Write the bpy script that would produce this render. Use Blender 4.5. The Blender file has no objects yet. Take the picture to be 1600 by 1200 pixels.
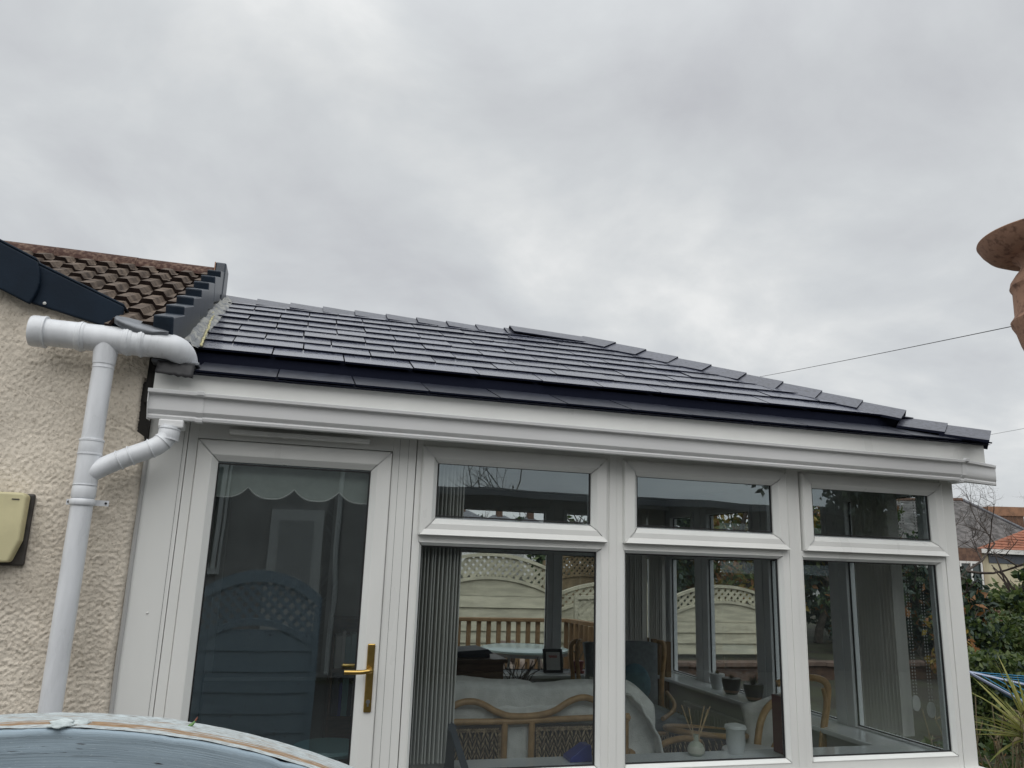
import bpy, math, random
from math import sin, cos, pi, radians as R, atan2, sqrt
from mathutils import Vector, Matrix, noise
random.seed(7)
S = bpy.context.scene
COL = S.collection

# ------------------------------------------------------------------ camera
cam_d = bpy.data.cameras.new('camera'); cam = bpy.data.objects.new('camera', cam_d); COL.objects.link(cam)
cam_d.sensor_fit = 'HORIZONTAL'; cam_d.sensor_width = 36.0; cam_d.lens = 1206.745 / 1600 * 36.0
cam_d.clip_start = 0.02; cam_d.clip_end = 600
yaw, pit, rol = R(15.64967), R(12.99598), R(1.91822)
f = Vector((sin(yaw)*cos(pit), cos(yaw)*cos(pit), sin(pit)))
r0 = Vector((cos(yaw), -sin(yaw), 0)); u0 = r0.cross(f)
rt = r0*cos(rol) + u0*sin(rol); up = u0*cos(rol) - r0*sin(rol)
M = Matrix((rt, up, -f)).transposed().to_4x4(); M.translation = (0, -3.5, 1.5)
cam.matrix_world = M
S.camera = cam

# ------------------------------------------------------------------ sky and sun
world = bpy.data.worlds.new('World'); S.world = world; world.use_nodes = True
SKYOFF = 1.6
SUN_EL, SUN_AZ = R(46), R(196)          # azimuth clockwise from +y
def sky_nodes():
    nt = world.node_tree; N = nt.nodes; L = nt.links; N.clear()
    out = N.new('ShaderNodeOutputWorld')
    sky = N.new('ShaderNodeTexSky'); sky.sky_type = 'NISHITA'; sky.sun_disc = False
    sky.sun_elevation = SUN_EL; sky.sun_rotation = SUN_AZ
    bg1 = N.new('ShaderNodeBackground'); bg1.inputs[1].default_value = 0.05; L.new(sky.outputs[0], bg1.inputs[0])
    tc = N.new('ShaderNodeTexCoord')
    sep = N.new('ShaderNodeSeparateXYZ'); L.new(tc.outputs['Generated'], sep.inputs[0])
    mx = N.new('ShaderNodeMath'); mx.operation = 'MAXIMUM'; L.new(sep.outputs[2], mx.inputs[0]); mx.inputs[1].default_value = 0.0
    ad = N.new('ShaderNodeMath'); ad.operation = 'ADD'; L.new(mx.outputs[0], ad.inputs[0]); ad.inputs[1].default_value = 0.30
    dx = N.new('ShaderNodeMath'); dx.operation = 'DIVIDE'; L.new(sep.outputs[0], dx.inputs[0]); L.new(ad.outputs[0], dx.inputs[1])
    dy = N.new('ShaderNodeMath'); dy.operation = 'DIVIDE'; L.new(sep.outputs[1], dy.inputs[0]); L.new(ad.outputs[0], dy.inputs[1])
    cb = N.new('ShaderNodeCombineXYZ'); L.new(dx.outputs[0], cb.inputs[0]); L.new(dy.outputs[0], cb.inputs[1]); cb.inputs[2].default_value = SKYOFF
    n1 = N.new('ShaderNodeTexNoise'); n1.inputs['Scale'].default_value = 1.9; n1.inputs['Detail'].default_value = 8; n1.inputs['Roughness'].default_value = 0.55; n1.inputs['Distortion'].default_value = 0.3
    L.new(cb.outputs[0], n1.inputs['Vector'])
    cr = N.new('ShaderNodeValToRGB'); L.new(n1.outputs[0], cr.inputs[0])
    e = cr.color_ramp.elements
    e[0].position = 0.28; e[0].color = (0.46, 0.47, 0.495, 1)
    e[1].position = 0.70; e[1].color = (0.76, 0.765, 0.76, 1)
    m = cr.color_ramp.elements.new(0.50); m.color = (0.565, 0.585, 0.60, 1)
    m = cr.color_ramp.elements.new(0.60); m.color = (0.645, 0.66, 0.665, 1)
    # overcast skies are brighter overhead
    zr = N.new('ShaderNodeMapRange'); L.new(sep.outputs[2], zr.inputs[0])
    zr.inputs['From Min'].default_value = 0.55; zr.inputs['From Max'].default_value = 1.0
    zr.inputs['To Min'].default_value = 0.93; zr.inputs['To Max'].default_value = 1.5
    bg2 = N.new('ShaderNodeBackground'); L.new(cr.outputs[0], bg2.inputs[0]); L.new(zr.outputs[0], bg2.inputs[1])
    mix = N.new('ShaderNodeMixShader'); mix.inputs[0].default_value = 0.93
    L.new(bg1.outputs[0], mix.inputs[1]); L.new(bg2.outputs[0], mix.inputs[2]); L.new(mix.outputs[0], out.inputs[0])
sky_nodes()
sd = bpy.data.lights.new('sun', 'SUN'); sun = bpy.data.objects.new('sun', sd); COL.objects.link(sun)
sd.energy = 1.5; sd.angle = R(75); sd.color = (1.0, 0.985, 0.96)
sdir = Vector((sin(SUN_AZ)*cos(SUN_EL), cos(SUN_AZ)*cos(SUN_EL), sin(SUN_EL)))
sun.rotation_euler = sdir.to_track_quat('Z', 'Y').to_euler()
V = S.view_settings
V.view_transform = 'Standard'; V.look = 'None'; V.gamma = 1.0; V.use_curve_mapping = False; V.exposure = 0.33
S.render.engine = 'CYCLES'
S.cycles.max_bounces = 10; S.cycles.transparent_max_bounces = 24; S.cycles.glossy_bounces = 4; S.cycles.diffuse_bounces = 5
S.cycles.use_denoising = True

# ------------------------------------------------------------------ materials
MATS = {}
def mat(name, col, rough=0.5, spec=0.5, metal=0.0, var=0.0, vscale=6.0, col2=None, lo=0.4, hi=0.62, bump=0.0, bscale=60.0, rnd=0.0,
        stretch=None, detail=5, rvar=0.0, bdetail=3, coat=0.0, trans=None, bdist=0.01, sheen=0):
    m = bpy.data.materials.new(name); m.use_nodes = True; nt = m.node_tree; N = nt.nodes; L = nt.links
    b = N['Principled BSDF']; b.inputs['Roughness'].default_value = rough; b.inputs['Specular IOR Level'].default_value = spec; b.inputs['Metallic'].default_value = metal
    if coat: b.inputs['Coat Weight'].default_value = coat; b.inputs['Coat Roughness'].default_value = 0.15
    c1 = (*col, 1); b.inputs['Base Color'].default_value = c1
    tc = N.new('ShaderNodeTexCoord'); vec = tc.outputs['Object']
    if rnd:
        oi = N.new('ShaderNodeObjectInfo'); va = N.new('ShaderNodeVectorMath'); va.operation = 'ADD'
        sc = N.new('ShaderNodeVectorMath'); sc.operation = 'SCALE'; sc.inputs[3].default_value = 37.0
        cbx = N.new('ShaderNodeCombineXYZ'); L.new(oi.outputs['Random'], cbx.inputs[0]); L.new(oi.outputs['Random'], cbx.inputs[1])
        L.new(cbx.outputs[0], sc.inputs[0]); L.new(vec, va.inputs[0]); L.new(sc.outputs[0], va.inputs[1]); vec = va.outputs[0]
    if stretch:
        mp = N.new('ShaderNodeMapping'); mp.inputs['Scale'].default_value = stretch; L.new(vec, mp.inputs[0]); vec = mp.outputs[0]
    colout = None
    if var or col2:
        nz = N.new('ShaderNodeTexNoise'); nz.inputs['Scale'].default_value = vscale; nz.inputs['Detail'].default_value = detail; L.new(vec, nz.inputs['Vector'])
        cr = N.new('ShaderNodeValToRGB'); L.new(nz.outputs[0], cr.inputs[0])
        cr.color_ramp.elements[0].position = lo; cr.color_ramp.elements[1].position = hi
        if col2 is None:
            a = tuple(max(0, c*(1-var)) for c in col); bb = tuple(min(1, c*(1+var)) for c in col)
        else: a, bb = col, col2
        cr.color_ramp.elements[0].color = (*a, 1); cr.color_ramp.elements[1].color = (*bb, 1)
        colout = cr.outputs[0]
        if rvar:
            mr = N.new('ShaderNodeMapRange'); L.new(nz.outputs[0], mr.inputs[0]); mr.inputs['From Min'].default_value = lo; mr.inputs['From Max'].default_value = hi
            mr.inputs['To Min'].default_value = max(0.02, rough-rvar); mr.inputs['To Max'].default_value = min(1, rough+rvar); L.new(mr.outputs[0], b.inputs['Roughness'])
    if rnd:
        hv = N.new('ShaderNodeHueSaturation')
        mr = N.new('ShaderNodeMapRange'); L.new(oi.outputs['Random'], mr.inputs[0]); mr.inputs['To Min'].default_value = 1-rnd; mr.inputs['To Max'].default_value = 1+rnd
        L.new(mr.outputs[0], hv.inputs['Value'])
        if colout: L.new(colout, hv.inputs['Color'])
        else: hv.inputs['Color'].default_value = c1
        colout = hv.outputs[0]
    if colout: L.new(colout, b.inputs['Base Color'])
    if bump:
        n2 = N.new('ShaderNodeTexNoise'); n2.inputs['Scale'].default_value = bscale; n2.inputs['Detail'].default_value = bdetail; L.new(vec, n2.inputs['Vector'])
        bp = N.new('ShaderNodeBump'); bp.inputs['Strength'].default_value = bump; bp.inputs['Distance'].default_value = bdist; L.new(n2.outputs[0], bp.inputs['Height']); L.new(bp.outputs[0], b.inputs['Normal'])
    if trans:
        tl = N.new('ShaderNodeBsdfTranslucent'); tl.inputs[0].default_value = (*trans, 1)
        ms = N.new('ShaderNodeMixShader'); ms.inputs[0].default_value = 0.35
        L.new(b.outputs[0], ms.inputs[1]); L.new(tl.outputs[0], ms.inputs[2]); L.new(ms.outputs[0], N['Material Output'].inputs[0])
    MATS[name] = m
    return m

def glass_mat(name, tint, k):
    m = bpy.data.materials.new(name); m.use_nodes = True; nt = m.node_tree; N = nt.nodes; L = nt.links; N.clear()
    out = N.new('ShaderNodeOutputMaterial'); tr = N.new('ShaderNodeBsdfTransparent'); tr.inputs[0].default_value = (*tint, 1)
    gl = N.new('ShaderNodeBsdfGlossy'); gl.inputs['Roughness'].default_value = 0.0; gl.inputs[0].default_value = (0.84, 0.96, 1.0, 1)
    fr = N.new('ShaderNodeFresnel'); fr.inputs[0].default_value = 1.5
    ge = N.new('ShaderNodeNewGeometry')
    tc = N.new('ShaderNodeTexCoord'); nz = N.new('ShaderNodeTexNoise'); nz.inputs['Scale'].default_value = 2.2; nz.inputs['Detail'].default_value = 1
    L.new(tc.outputs['Object'], nz.inputs['Vector'])
    bp = N.new('ShaderNodeBump'); bp.inputs['Strength'].default_value = 0.05; bp.inputs['Distance'].default_value = 0.02; L.new(nz.outputs[0], bp.inputs['Height']); L.new(bp.outputs[0], gl.inputs['Normal'])
    ml = N.new('ShaderNodeMath'); ml.operation = 'MULTIPLY'; ml.use_clamp = True; L.new(fr.outputs[0], ml.inputs[0]); ml.inputs[1].default_value = k
    sb = N.new('ShaderNodeMath'); sb.operation = 'SUBTRACT'; sb.inputs[0].default_value = 1.0; L.new(ge.outputs['Backfacing'], sb.inputs[1])
    m2 = N.new('ShaderNodeMath'); m2.operation = 'MULTIPLY'; L.new(ml.outputs[0], m2.inputs[0]); L.new(sb.outputs[0], m2.inputs[1])
    # tint only once per pane, on the outward face
    tm = N.new('ShaderNodeMix'); tm.data_type = 'RGBA'; L.new(ge.outputs['Backfacing'], tm.inputs[0]); tm.inputs[6].default_value = (*tint, 1); tm.inputs[7].default_value = (1, 1, 1, 1)
    L.new(tm.outputs[2], tr.inputs[0])
    mix = N.new('ShaderNodeMixShader'); L.new(m2.outputs[0], mix.inputs[0]); L.new(tr.outputs[0], mix.inputs[1]); L.new(gl.outputs[0], mix.inputs[2]); L.new(mix.outputs[0], out.inputs[0])
    MATS[name] = m
    return m

mat('upvc', (0.745, 0.75, 0.725), 0.34, var=0.03, vscale=4.0, stretch=(1.5, 1.5, 0.5), rvar=0.08, lo=0.3, hi=0.7)
mat('upvc_in', (0.70, 0.72, 0.73), 0.4, var=0.03, vscale=3)
mat('gutter', (0.76, 0.765, 0.765), 0.30, var=0.02, vscale=4.0, stretch=(0.6, 1, 1))
mat('pipe', (0.71, 0.73, 0.755), 0.36, var=0.06, vscale=9.0, stretch=(2, 2, 0.5), rvar=0.1, bump=0.06, bscale=20)
mat('gasket', (0.012, 0.012, 0.013), 0.5)
mat('shadow_gap', (0.02, 0.018, 0.016), 0.9)  # shade of open gaps painted as a near-black colour
glass_mat('glass', (0.77, 0.81, 0.81), 5.2)
glass_mat('glass_in', (0.93, 0.95, 0.95), 1.4)
mat('cap_tile', (0.060, 0.064, 0.084), 0.34, spec=0.6, coat=0.15, var=0.35, vscale=50, lo=0.33, hi=0.56, bump=0.3, bscale=75, rnd=0.15, bdist=0.004)
mat('slate_tile', (0.068, 0.075, 0.106), 0.26, spec=0.75, coat=0.55, var=0.38, vscale=48, lo=0.33, hi=0.56, bump=0.34, bscale=75, rnd=0.20, rvar=0.08, bdist=0.004)
mat('slate_shade', (0.004, 0.006, 0.017), 0.75, spec=0.15)  # shade under the lip and tile courses put into the colour
mat('eave_tile', (0.032, 0.036, 0.050), 0.34, spec=0.6, coat=0.2, var=0.2, vscale=14, bump=0.2, bscale=90, rnd=0.12, bdist=0.004)
mat('verge', (0.008, 0.016, 0.028), 0.55, spec=0.12, var=0.12, vscale=8, bump=0.05, bscale=80)
mat('verge_cap', (0.018, 0.029, 0.045), 0.36, spec=0.5, var=0.15, vscale=12, rnd=0.1, bump=0.08, bscale=90)
mat('clay', (0.060, 0.043, 0.033), 0.8, col2=(0.185, 0.142, 0.108), lo=0.36, hi=0.66, vscale=16, bump=0.5, bscale=70, rnd=0.2, spec=0.3)
mat('clay_edge_shade', (0.022, 0.015, 0.013), 0.9, var=0.3, vscale=20, spec=0.1)  # shadow line below each course painted onto the tile fronts
mat('clay_ridge', (0.065, 0.034, 0.027), 0.85, col2=(0.20, 0.135, 0.10), lo=0.45, hi=0.72, vscale=38, bump=0.5, bscale=60, rnd=0.12, spec=0.25)
mat('lead', (0.16, 0.17, 0.185), 0.45, metal=0.5, var=0.25, vscale=9, bump=0.25, bscale=14)
mat('foam', (0.36, 0.36, 0.33), 0.5, col2=(0.20, 0.21, 0.22), lo=0.42, hi=0.56, vscale=22, bump=0.6, bscale=50, metal=0.1)
mat('foam_edge', (0.52, 0.48, 0.27), 0.7, var=0.25, vscale=40, bump=0.4, bscale=60)
mat('rubber', (0.018, 0.018, 0.020), 0.55, bump=0.2, bscale=30)
mat('gold', (0.46, 0.31, 0.10), 0.30, metal=1.0, var=0.08, vscale=30)
mat('steel', (0.5, 0.5, 0.5), 0.3, metal=1.0)
mat('lamp_cream', (0.60, 0.55, 0.33), 0.45, var=0.07, vscale=9)
mat('lamp_back', (0.05, 0.045, 0.04), 0.6, var=0.3, vscale=20)
mat('plaster', (0.42, 0.42, 0.41), 0.8, var=0.04, vscale=2)
mat('carpet', (0.26, 0.23, 0.20), 0.95, var=0.15, vscale=60)
mat('sill', (0.70, 0.73, 0.74), 0.10, var=0.02, vscale=3)
mat('radiator', (0.52, 0.52, 0.50), 0.4)
mat('blind', (0.80, 0.79, 0.75), 0.85, var=0.05, vscale=40, stretch=(1, 1, 0.05), trans=(0.6, 0.59, 0.55))
mat('valance', (0.52, 0.56, 0.52), 0.85, var=0.04, vscale=50, trans=(0.35, 0.4, 0.36))
mat('chain', (0.6, 0.6, 0.58), 0.4)
mat('rattan', (0.35, 0.205, 0.080), 0.38, col2=(0.48, 0.30, 0.13), vscale=20, lo=0.35, hi=0.65, bump=0.1, bscale=40)
mat('weave', (0.19, 0.125, 0.065), 0.6, col2=(0.52, 0.40, 0.25), vscale=55, lo=0.40, hi=0.62)
mat('weave_back', (0.03, 0.018, 0.012), 0.9)
mat('throw', (0.74, 0.75, 0.72), 0.95, var=0.07, vscale=25, bump=0.9, bscale=160, bdist=0.006)
mat('cushion_grey', (0.20, 0.225, 0.235), 0.95, var=0.08, vscale=30, bump=0.3, bscale=200)
mat('cushion_teal', (0.10, 0.19, 0.23), 0.9, var=0.1, vscale=20)
mat('wood_dark', (0.075, 0.038, 0.020), 0.42, col2=(0.13, 0.07, 0.036), vscale=9, stretch=(1, 8, 8), lo=0.35, hi=0.65)
mat('navy', (0.012, 0.014, 0.035), 0.5)
mat('paper', (0.55, 0.55, 0.53), 0.7)
mat('black', (0.012, 0.012, 0.014), 0.4)
mat('red_print', (0.45, 0.05, 0.05), 0.6)
mat('red_clay', (0.22, 0.035, 0.03), 0.5, var=0.1, vscale=20)
mat('dark_pot', (0.022, 0.018, 0.018), 0.35)
mat('pot_base', (0.16, 0.08, 0.05), 0.5)
mat('pot_white', (0.58, 0.60, 0.60), 0.3)
mat('leaf_dark', (0.030, 0.055, 0.028), 0.55, rnd=0.15)
mat('leaf_dry', (0.16, 0.12, 0.06), 0.8)
mat('sprout_green', (0.13, 0.26, 0.08), 0.5)
mat('sprout_red', (0.22, 0.07, 0.04), 0.6)
mat('twig', (0.045, 0.030, 0.024), 0.8)
mat('reed', (0.42, 0.30, 0.17), 0.7)
mat('bottle', (0.42, 0.45, 0.36), 0.12, spec=0.6)
mat('oil', (0.38, 0.36, 0.20), 0.15)
mat('label', (0.5, 0.5, 0.42), 0.6)
mat('blue_plastic', (0.01, 0.02, 0.22), 0.35)
mat('slate_blue', (0.055, 0.065, 0.082), 0.45)
mat('book_red', (0.10, 0.015, 0.02), 0.5)
mat('teal', (0.16, 0.30, 0.32), 0.35)
mat('glass_table', (0.55, 0.68, 0.66), 0.18)
mat('alu', (0.3, 0.3, 0.3), 0.4, metal=0.6)
mat('fence_cream', (0.46, 0.44, 0.335), 0.75, var=0.13, vscale=5, stretch=(0.6, 1, 4), rnd=0.06, bump=0.1, bscale=40)
mat('fence_brown', (0.11, 0.058, 0.035), 0.8, var=0.25, vscale=5, stretch=(4, 4, 0.5), rnd=0.12)
mat('lattice_brown', (0.20, 0.15, 0.085), 0.8, var=0.15, vscale=8)
mat('deck_wood', (0.225, 0.135, 0.062), 0.7, col2=(0.30, 0.19, 0.095), vscale=6, stretch=(1, 1, 0.4), rnd=0.12)
mat('stone', (0.16, 0.12, 0.10), 0.8, col2=(0.30, 0.24, 0.20), vscale=6, rnd=0.35, bump=0.3, bscale=20)
mat('brick_dark', (0.075, 0.042, 0.030), 0.85, col2=(0.13, 0.075, 0.05), vscale=8, rnd=0.2, bump=0.3, bscale=30)
mat('coping', (0.14, 0.095, 0.075), 0.8, var=0.15, vscale=8)
mat('soil', (0.028, 0.022, 0.015), 0.95, col2=(0.040, 0.042, 0.020), vscale=1.6, lo=0.42, hi=0.58, bump=0.6, bscale=12)
mat('paving', (0.06, 0.057, 0.054), 0.8, var=0.12, vscale=4)
mat('foliage', (0.050, 0.082, 0.028), 0.5, trans=(0.06, 0.10, 0.02))
mat('foliage_light', (0.115, 0.150, 0.050), 0.5, trans=(0.10, 0.15, 0.03))
mat('foliage_gold', (0.27, 0.205, 0.045), 0.55, trans=(0.36, 0.26, 0.05))
mat('foliage_rust', (0.24, 0.115, 0.042), 0.6, trans=(0.28, 0.13, 0.04))
mat('foliage_conifer', (0.020, 0.040, 0.026), 0.6)
mat('bark', (0.06, 0.048, 0.040), 0.9, var=0.3, vscale=12)
mat('stalk', (0.22, 0.18, 0.11), 0.8)
mat('cordyline', (0.22, 0.25, 0.05), 0.45, col2=(0.38, 0.36, 0.11), vscale=14, lo=0.4, hi=0.6, trans=(0.25, 0.26, 0.08))
mat('airer_line', (0.015, 0.16, 0.30), 0.4)
mat('airer_arm', (0.30, 0.34, 0.44), 0.3, metal=0.7)
mat('slate_old', (0.125, 0.12, 0.118), 0.8, spec=0.2, var=0.35, vscale=2.2, stretch=(1, 1, 3), bump=0.3, bscale=20)
mat('slate_far', (0.13, 0.135, 0.15), 0.7, var=0.15, vscale=2)
mat('tile_orange', (0.27, 0.105, 0.06), 0.75, var=0.15, vscale=6, rnd=0.12)
mat('wall_cream', (0.48, 0.44, 0.31), 0.9, col2=(0.37, 0.32, 0.22), vscale=2.2, lo=0.45, hi=0.7, stretch=(2, 2, 0.5))
mat('wall_white', (0.6, 0.6, 0.58), 0.8, var=0.05, vscale=2)
mat('wood_chim', (0.24, 0.125, 0.07), 0.7, var=0.15, vscale=4)
mat('far_glass', (0.03, 0.045, 0.045), 0.08, spec=0.8)
mat('render_grey', (0.33, 0.32, 0.31), 0.9, var=0.12, vscale=3, bump=0.6, bscale=60)
mat('dark_timber', (0.022, 0.020, 0.018), 0.8, var=0.2, vscale=5)
mat('roof_brown', (0.08, 0.06, 0.05), 0.8, var=0.2, vscale=5)
mat('terracotta', (0.17, 0.09, 0.06), 0.85, col2=(0.36, 0.205, 0.135), vscale=34, detail=8, lo=0.30, hi=0.50, bump=0.35, bscale=30)
mat('cable', (0.03, 0.03, 0.035), 0.7)
mat('cable_pale', (0.35, 0.36, 0.36), 0.7)

def render_mat():
    m = mat('roughcast', (0.70, 0.635, 0.54), 0.9, spec=0.2, var=0.08, vscale=5, bump=0.5, bscale=150, bdist=0.006)
    nt = m.node_tree; N = nt.nodes; L = nt.links; b = N['Principled BSDF']
    # grime that has run down beside the meter box, plus scattered dark pits
    tc = N.new('ShaderNodeTexCoord')
    src = b.inputs['Base Color'].links[0].from_socket
    sp = N.new('ShaderNodeVectorMath'); sp.operation = 'DISTANCE'; mp = N.new('ShaderNodeMapping'); mp.inputs['Scale'].default_value = (1, 0, 0.55)
    L.new(tc.outputs['Object'], mp.inputs[0]); L.new(mp.outputs[0], sp.inputs[0]); sp.inputs[1].default_value = (-0.93, 0, 1.5*0.55)
    mr = N.new('ShaderNodeMapRange'); L.new(sp.outputs['Value'], mr.inputs[0]); mr.inputs['From Min'].default_value = 0.02; mr.inputs['From Max'].default_value = 0.16; mr.inputs['To Min'].default_value = 0.75; mr.inputs['To Max'].default_value = 0
    nz = N.new('ShaderNodeTexNoise'); nz.inputs['Scale'].default_value = 26; nz.inputs['Detail'].default_value = 6; L.new(tc.outputs['Object'], nz.inputs['Vector'])
    mu = N.new('ShaderNodeMath'); mu.operation = 'MULTIPLY'; L.new(mr.outputs[0], mu.inputs[0]); L.new(nz.outputs[0], mu.inputs[1])
    n3 = N.new('ShaderNodeTexNoise'); n3.inputs['Scale'].default_value = 2.6; n3.inputs['Detail'].default_value = 6; L.new(tc.outputs['Object'], n3.inputs['Vector'])
    m3 = N.new('ShaderNodeMapRange'); L.new(n3.outputs[0], m3.inputs[0]); m3.inputs['From Min'].default_value = 0.52; m3.inputs['From Max'].default_value = 0.75; m3.inputs['To Max'].default_value = 0.35
    ad = N.new('ShaderNodeMath'); ad.operation = 'ADD'; ad.use_clamp = True; L.new(mu.outputs[0], ad.inputs[0]); L.new(m3.outputs[0], ad.inputs[1])
    mx = N.new('ShaderNodeMix'); mx.data_type = 'RGBA'; L.new(ad.outputs[0], mx.inputs[0]); L.new(src, mx.inputs[6]); mx.inputs[7].default_value = (0.25, 0.21, 0.16, 1)
    n7 = N.new('ShaderNodeTexNoise'); n7.inputs['Scale'].default_value = 95; n7.inputs['Detail'].default_value = 3; L.new(tc.outputs['Object'], n7.inputs['Vector'])
    m7 = N.new('ShaderNodeMapRange'); L.new(n7.outputs[0], m7.inputs[0]); m7.inputs['From Min'].default_value = 0.44; m7.inputs['From Max'].default_value = 0.28; m7.inputs['To Max'].default_value = 0.55
    mz = N.new('ShaderNodeMix'); mz.data_type = 'RGBA'; L.new(m7.outputs[0], mz.inputs[0]); L.new(mx.outputs[2], mz.inputs[6]); mz.inputs[7].default_value = (0.22, 0.18, 0.13, 1)
    L.new(mz.outputs[2], b.inputs['Base Color'])
render_mat()

def painted_wood():
    m = bpy.data.materials.new('painted_wood'); m.use_nodes = True; nt = m.node_tree; N = nt.nodes; L = nt.links; b = N['Principled BSDF']
    b.inputs['Roughness'].default_value = 0.6
    tc = N.new('ShaderNodeTexCoord'); mp = N.new('ShaderNodeMapping'); mp.inputs['Scale'].default_value = (3, 14, 14); L.new(tc.outputs['Object'], mp.inputs[0])
    n1 = N.new('ShaderNodeTexNoise'); n1.inputs['Scale'].default_value = 7; n1.inputs['Detail'].default_value = 8; n1.inputs['Roughness'].default_value = 0.65; L.new(mp.outputs[0], n1.inputs['Vector'])
    base = N.new('ShaderNodeValToRGB'); L.new(n1.outputs[0], base.inputs[0])
    base.color_ramp.elements[0].position = 0.3; base.color_ramp.elements[0].color = (0.25, 0.33, 0.40, 1); base.color_ramp.elements[1].position = 0.7; base.color_ramp.elements[1].color = (0.36, 0.44, 0.50, 1)
    n2 = N.new('ShaderNodeTexNoise'); n2.inputs['Scale'].default_value = 26; n2.inputs['Detail'].default_value = 4; L.new(tc.outputs['Object'], n2.inputs['Vector'])
    sp = N.new('ShaderNodeValToRGB'); L.new(n2.outputs[0], sp.inputs[0]); sp.color_ramp.elements[0].position = 0.27; sp.color_ramp.elements[0].color = (1, 1, 1, 1); sp.color_ramp.elements[1].position = 0.33; sp.color_ramp.elements[1].color = (0, 0, 0, 1)
    mx = N.new('ShaderNodeMix'); mx.data_type = 'RGBA'; L.new(sp.outputs[0], mx.inputs[0]); L.new(base.outputs[0], mx.inputs[6]); mx.inputs[7].default_value = (0.07, 0.055, 0.05, 1)
    L.new(mx.outputs[2], b.inputs['Base Color'])
    bp = N.new('ShaderNodeBump'); bp.inputs['Strength'].default_value = 0.3; bp.inputs['Distance'].default_value = 0.003; L.new(n1.outputs[0], bp.inputs['Height']); L.new(bp.outputs[0], b.inputs['Normal'])
    MATS['painted_wood'] = m
    # worn cap: chalky white flaking to bare wood along the front arris
    m = bpy.data.materials.new('worn_cap'); m.use_nodes = True; nt = m.node_tree; N = nt.nodes; L = nt.links; b = N['Principled BSDF']
    b.inputs['Roughness'].default_value = 0.75
    tc = N.new('ShaderNodeTexCoord'); mp = N.new('ShaderNodeMapping'); mp.inputs['Scale'].default_value = (2.2, 16, 3); L.new(tc.outputs['UV'], mp.inputs[0])
    mp.inputs['Scale'].default_value = (12, 7, 1); b.inputs['Specular IOR Level'].default_value = 0.12; b.inputs['Roughness'].default_value = 0.92
    n1 = N.new('ShaderNodeTexNoise'); n1.inputs['Scale'].default_value = 2.2; n1.inputs['Detail'].default_value = 9; n1.inputs['Roughness'].default_value = 0.62; L.new(mp.outputs[0], n1.inputs['Vector'])
    su = N.new('ShaderNodeSeparateXYZ'); L.new(tc.outputs['UV'], su.inputs[0])
    # bare strip profile across the cap (v = 0 front .. 1 back)
    pr = N.new('ShaderNodeValToRGB'); L.new(su.outputs[1], pr.inputs[0]); el = pr.color_ramp.elements
    el[0].position = 0.05; el[0].color = (0, 0, 0, 1); el[1].position = 0.9; el[1].color = (0.0, 0.0, 0.0, 1)
    q = el.new(0.13); q.color = (0.42, 0.42, 0.42, 1); q = el.new(0.30); q.color = (0.38, 0.38, 0.38, 1); q = el.new(0.46); q.color = (0.20, 0.20, 0.20, 1); q = el.new(0.75); q.color = (0.24, 0.24, 0.24, 1)
    ad = N.new('ShaderNodeMath'); ad.operation = 'ADD'; L.new(pr.outputs[0], ad.inputs[0]); L.new(n1.outputs[0], ad.inputs[1])
    st = N.new('ShaderNodeMapRange'); L.new(ad.outputs[0], st.inputs[0]); st.inputs['From Min'].default_value = 0.75; st.inputs['From Max'].default_value = 0.90
    n3 = N.new('ShaderNodeTexNoise'); n3.inputs['Scale'].default_value = 10; n3.inputs['Detail'].default_value = 6; L.new(mp.outputs[0], n3.inputs['Vector'])
    wood = N.new('ShaderNodeValToRGB'); L.new(n3.outputs[0], wood.inputs[0]); wood.color_ramp.elements[0].position = 0.35; wood.color_ramp.elements[0].color = (0.22, 0.13, 0.07, 1); wood.color_ramp.elements[1].position = 0.65; wood.color_ramp.elements[1].color = (0.46, 0.32, 0.20, 1)
    pt = N.new('ShaderNodeValToRGB'); L.new(n3.outputs[0], pt.inputs[0]); pt.color_ramp.elements[0].position = 0.36; pt.color_ramp.elements[0].color = (0.27, 0.26, 0.24, 1); pt.color_ramp.elements[1].position = 0.55; pt.color_ramp.elements[1].color = (0.55, 0.615, 0.63, 1)
    mx = N.new('ShaderNodeMix'); mx.data_type = 'RGBA'; L.new(st.outputs[0], mx.inputs[0]); L.new(pt.outputs[0], mx.inputs[6]); L.new(wood.outputs[0], mx.inputs[7]); L.new(mx.outputs[2], b.inputs['Base Color'])
    bp = N.new('ShaderNodeBump'); bp.inputs['Strength'].default_value = 0.5; bp.inputs['Distance'].default_value = 0.004; L.new(ad.outputs[0], bp.inputs['Height']); L.new(bp.outputs[0], b.inputs['Normal'])
    MATS['worn_cap'] = m
painted_wood()
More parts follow.
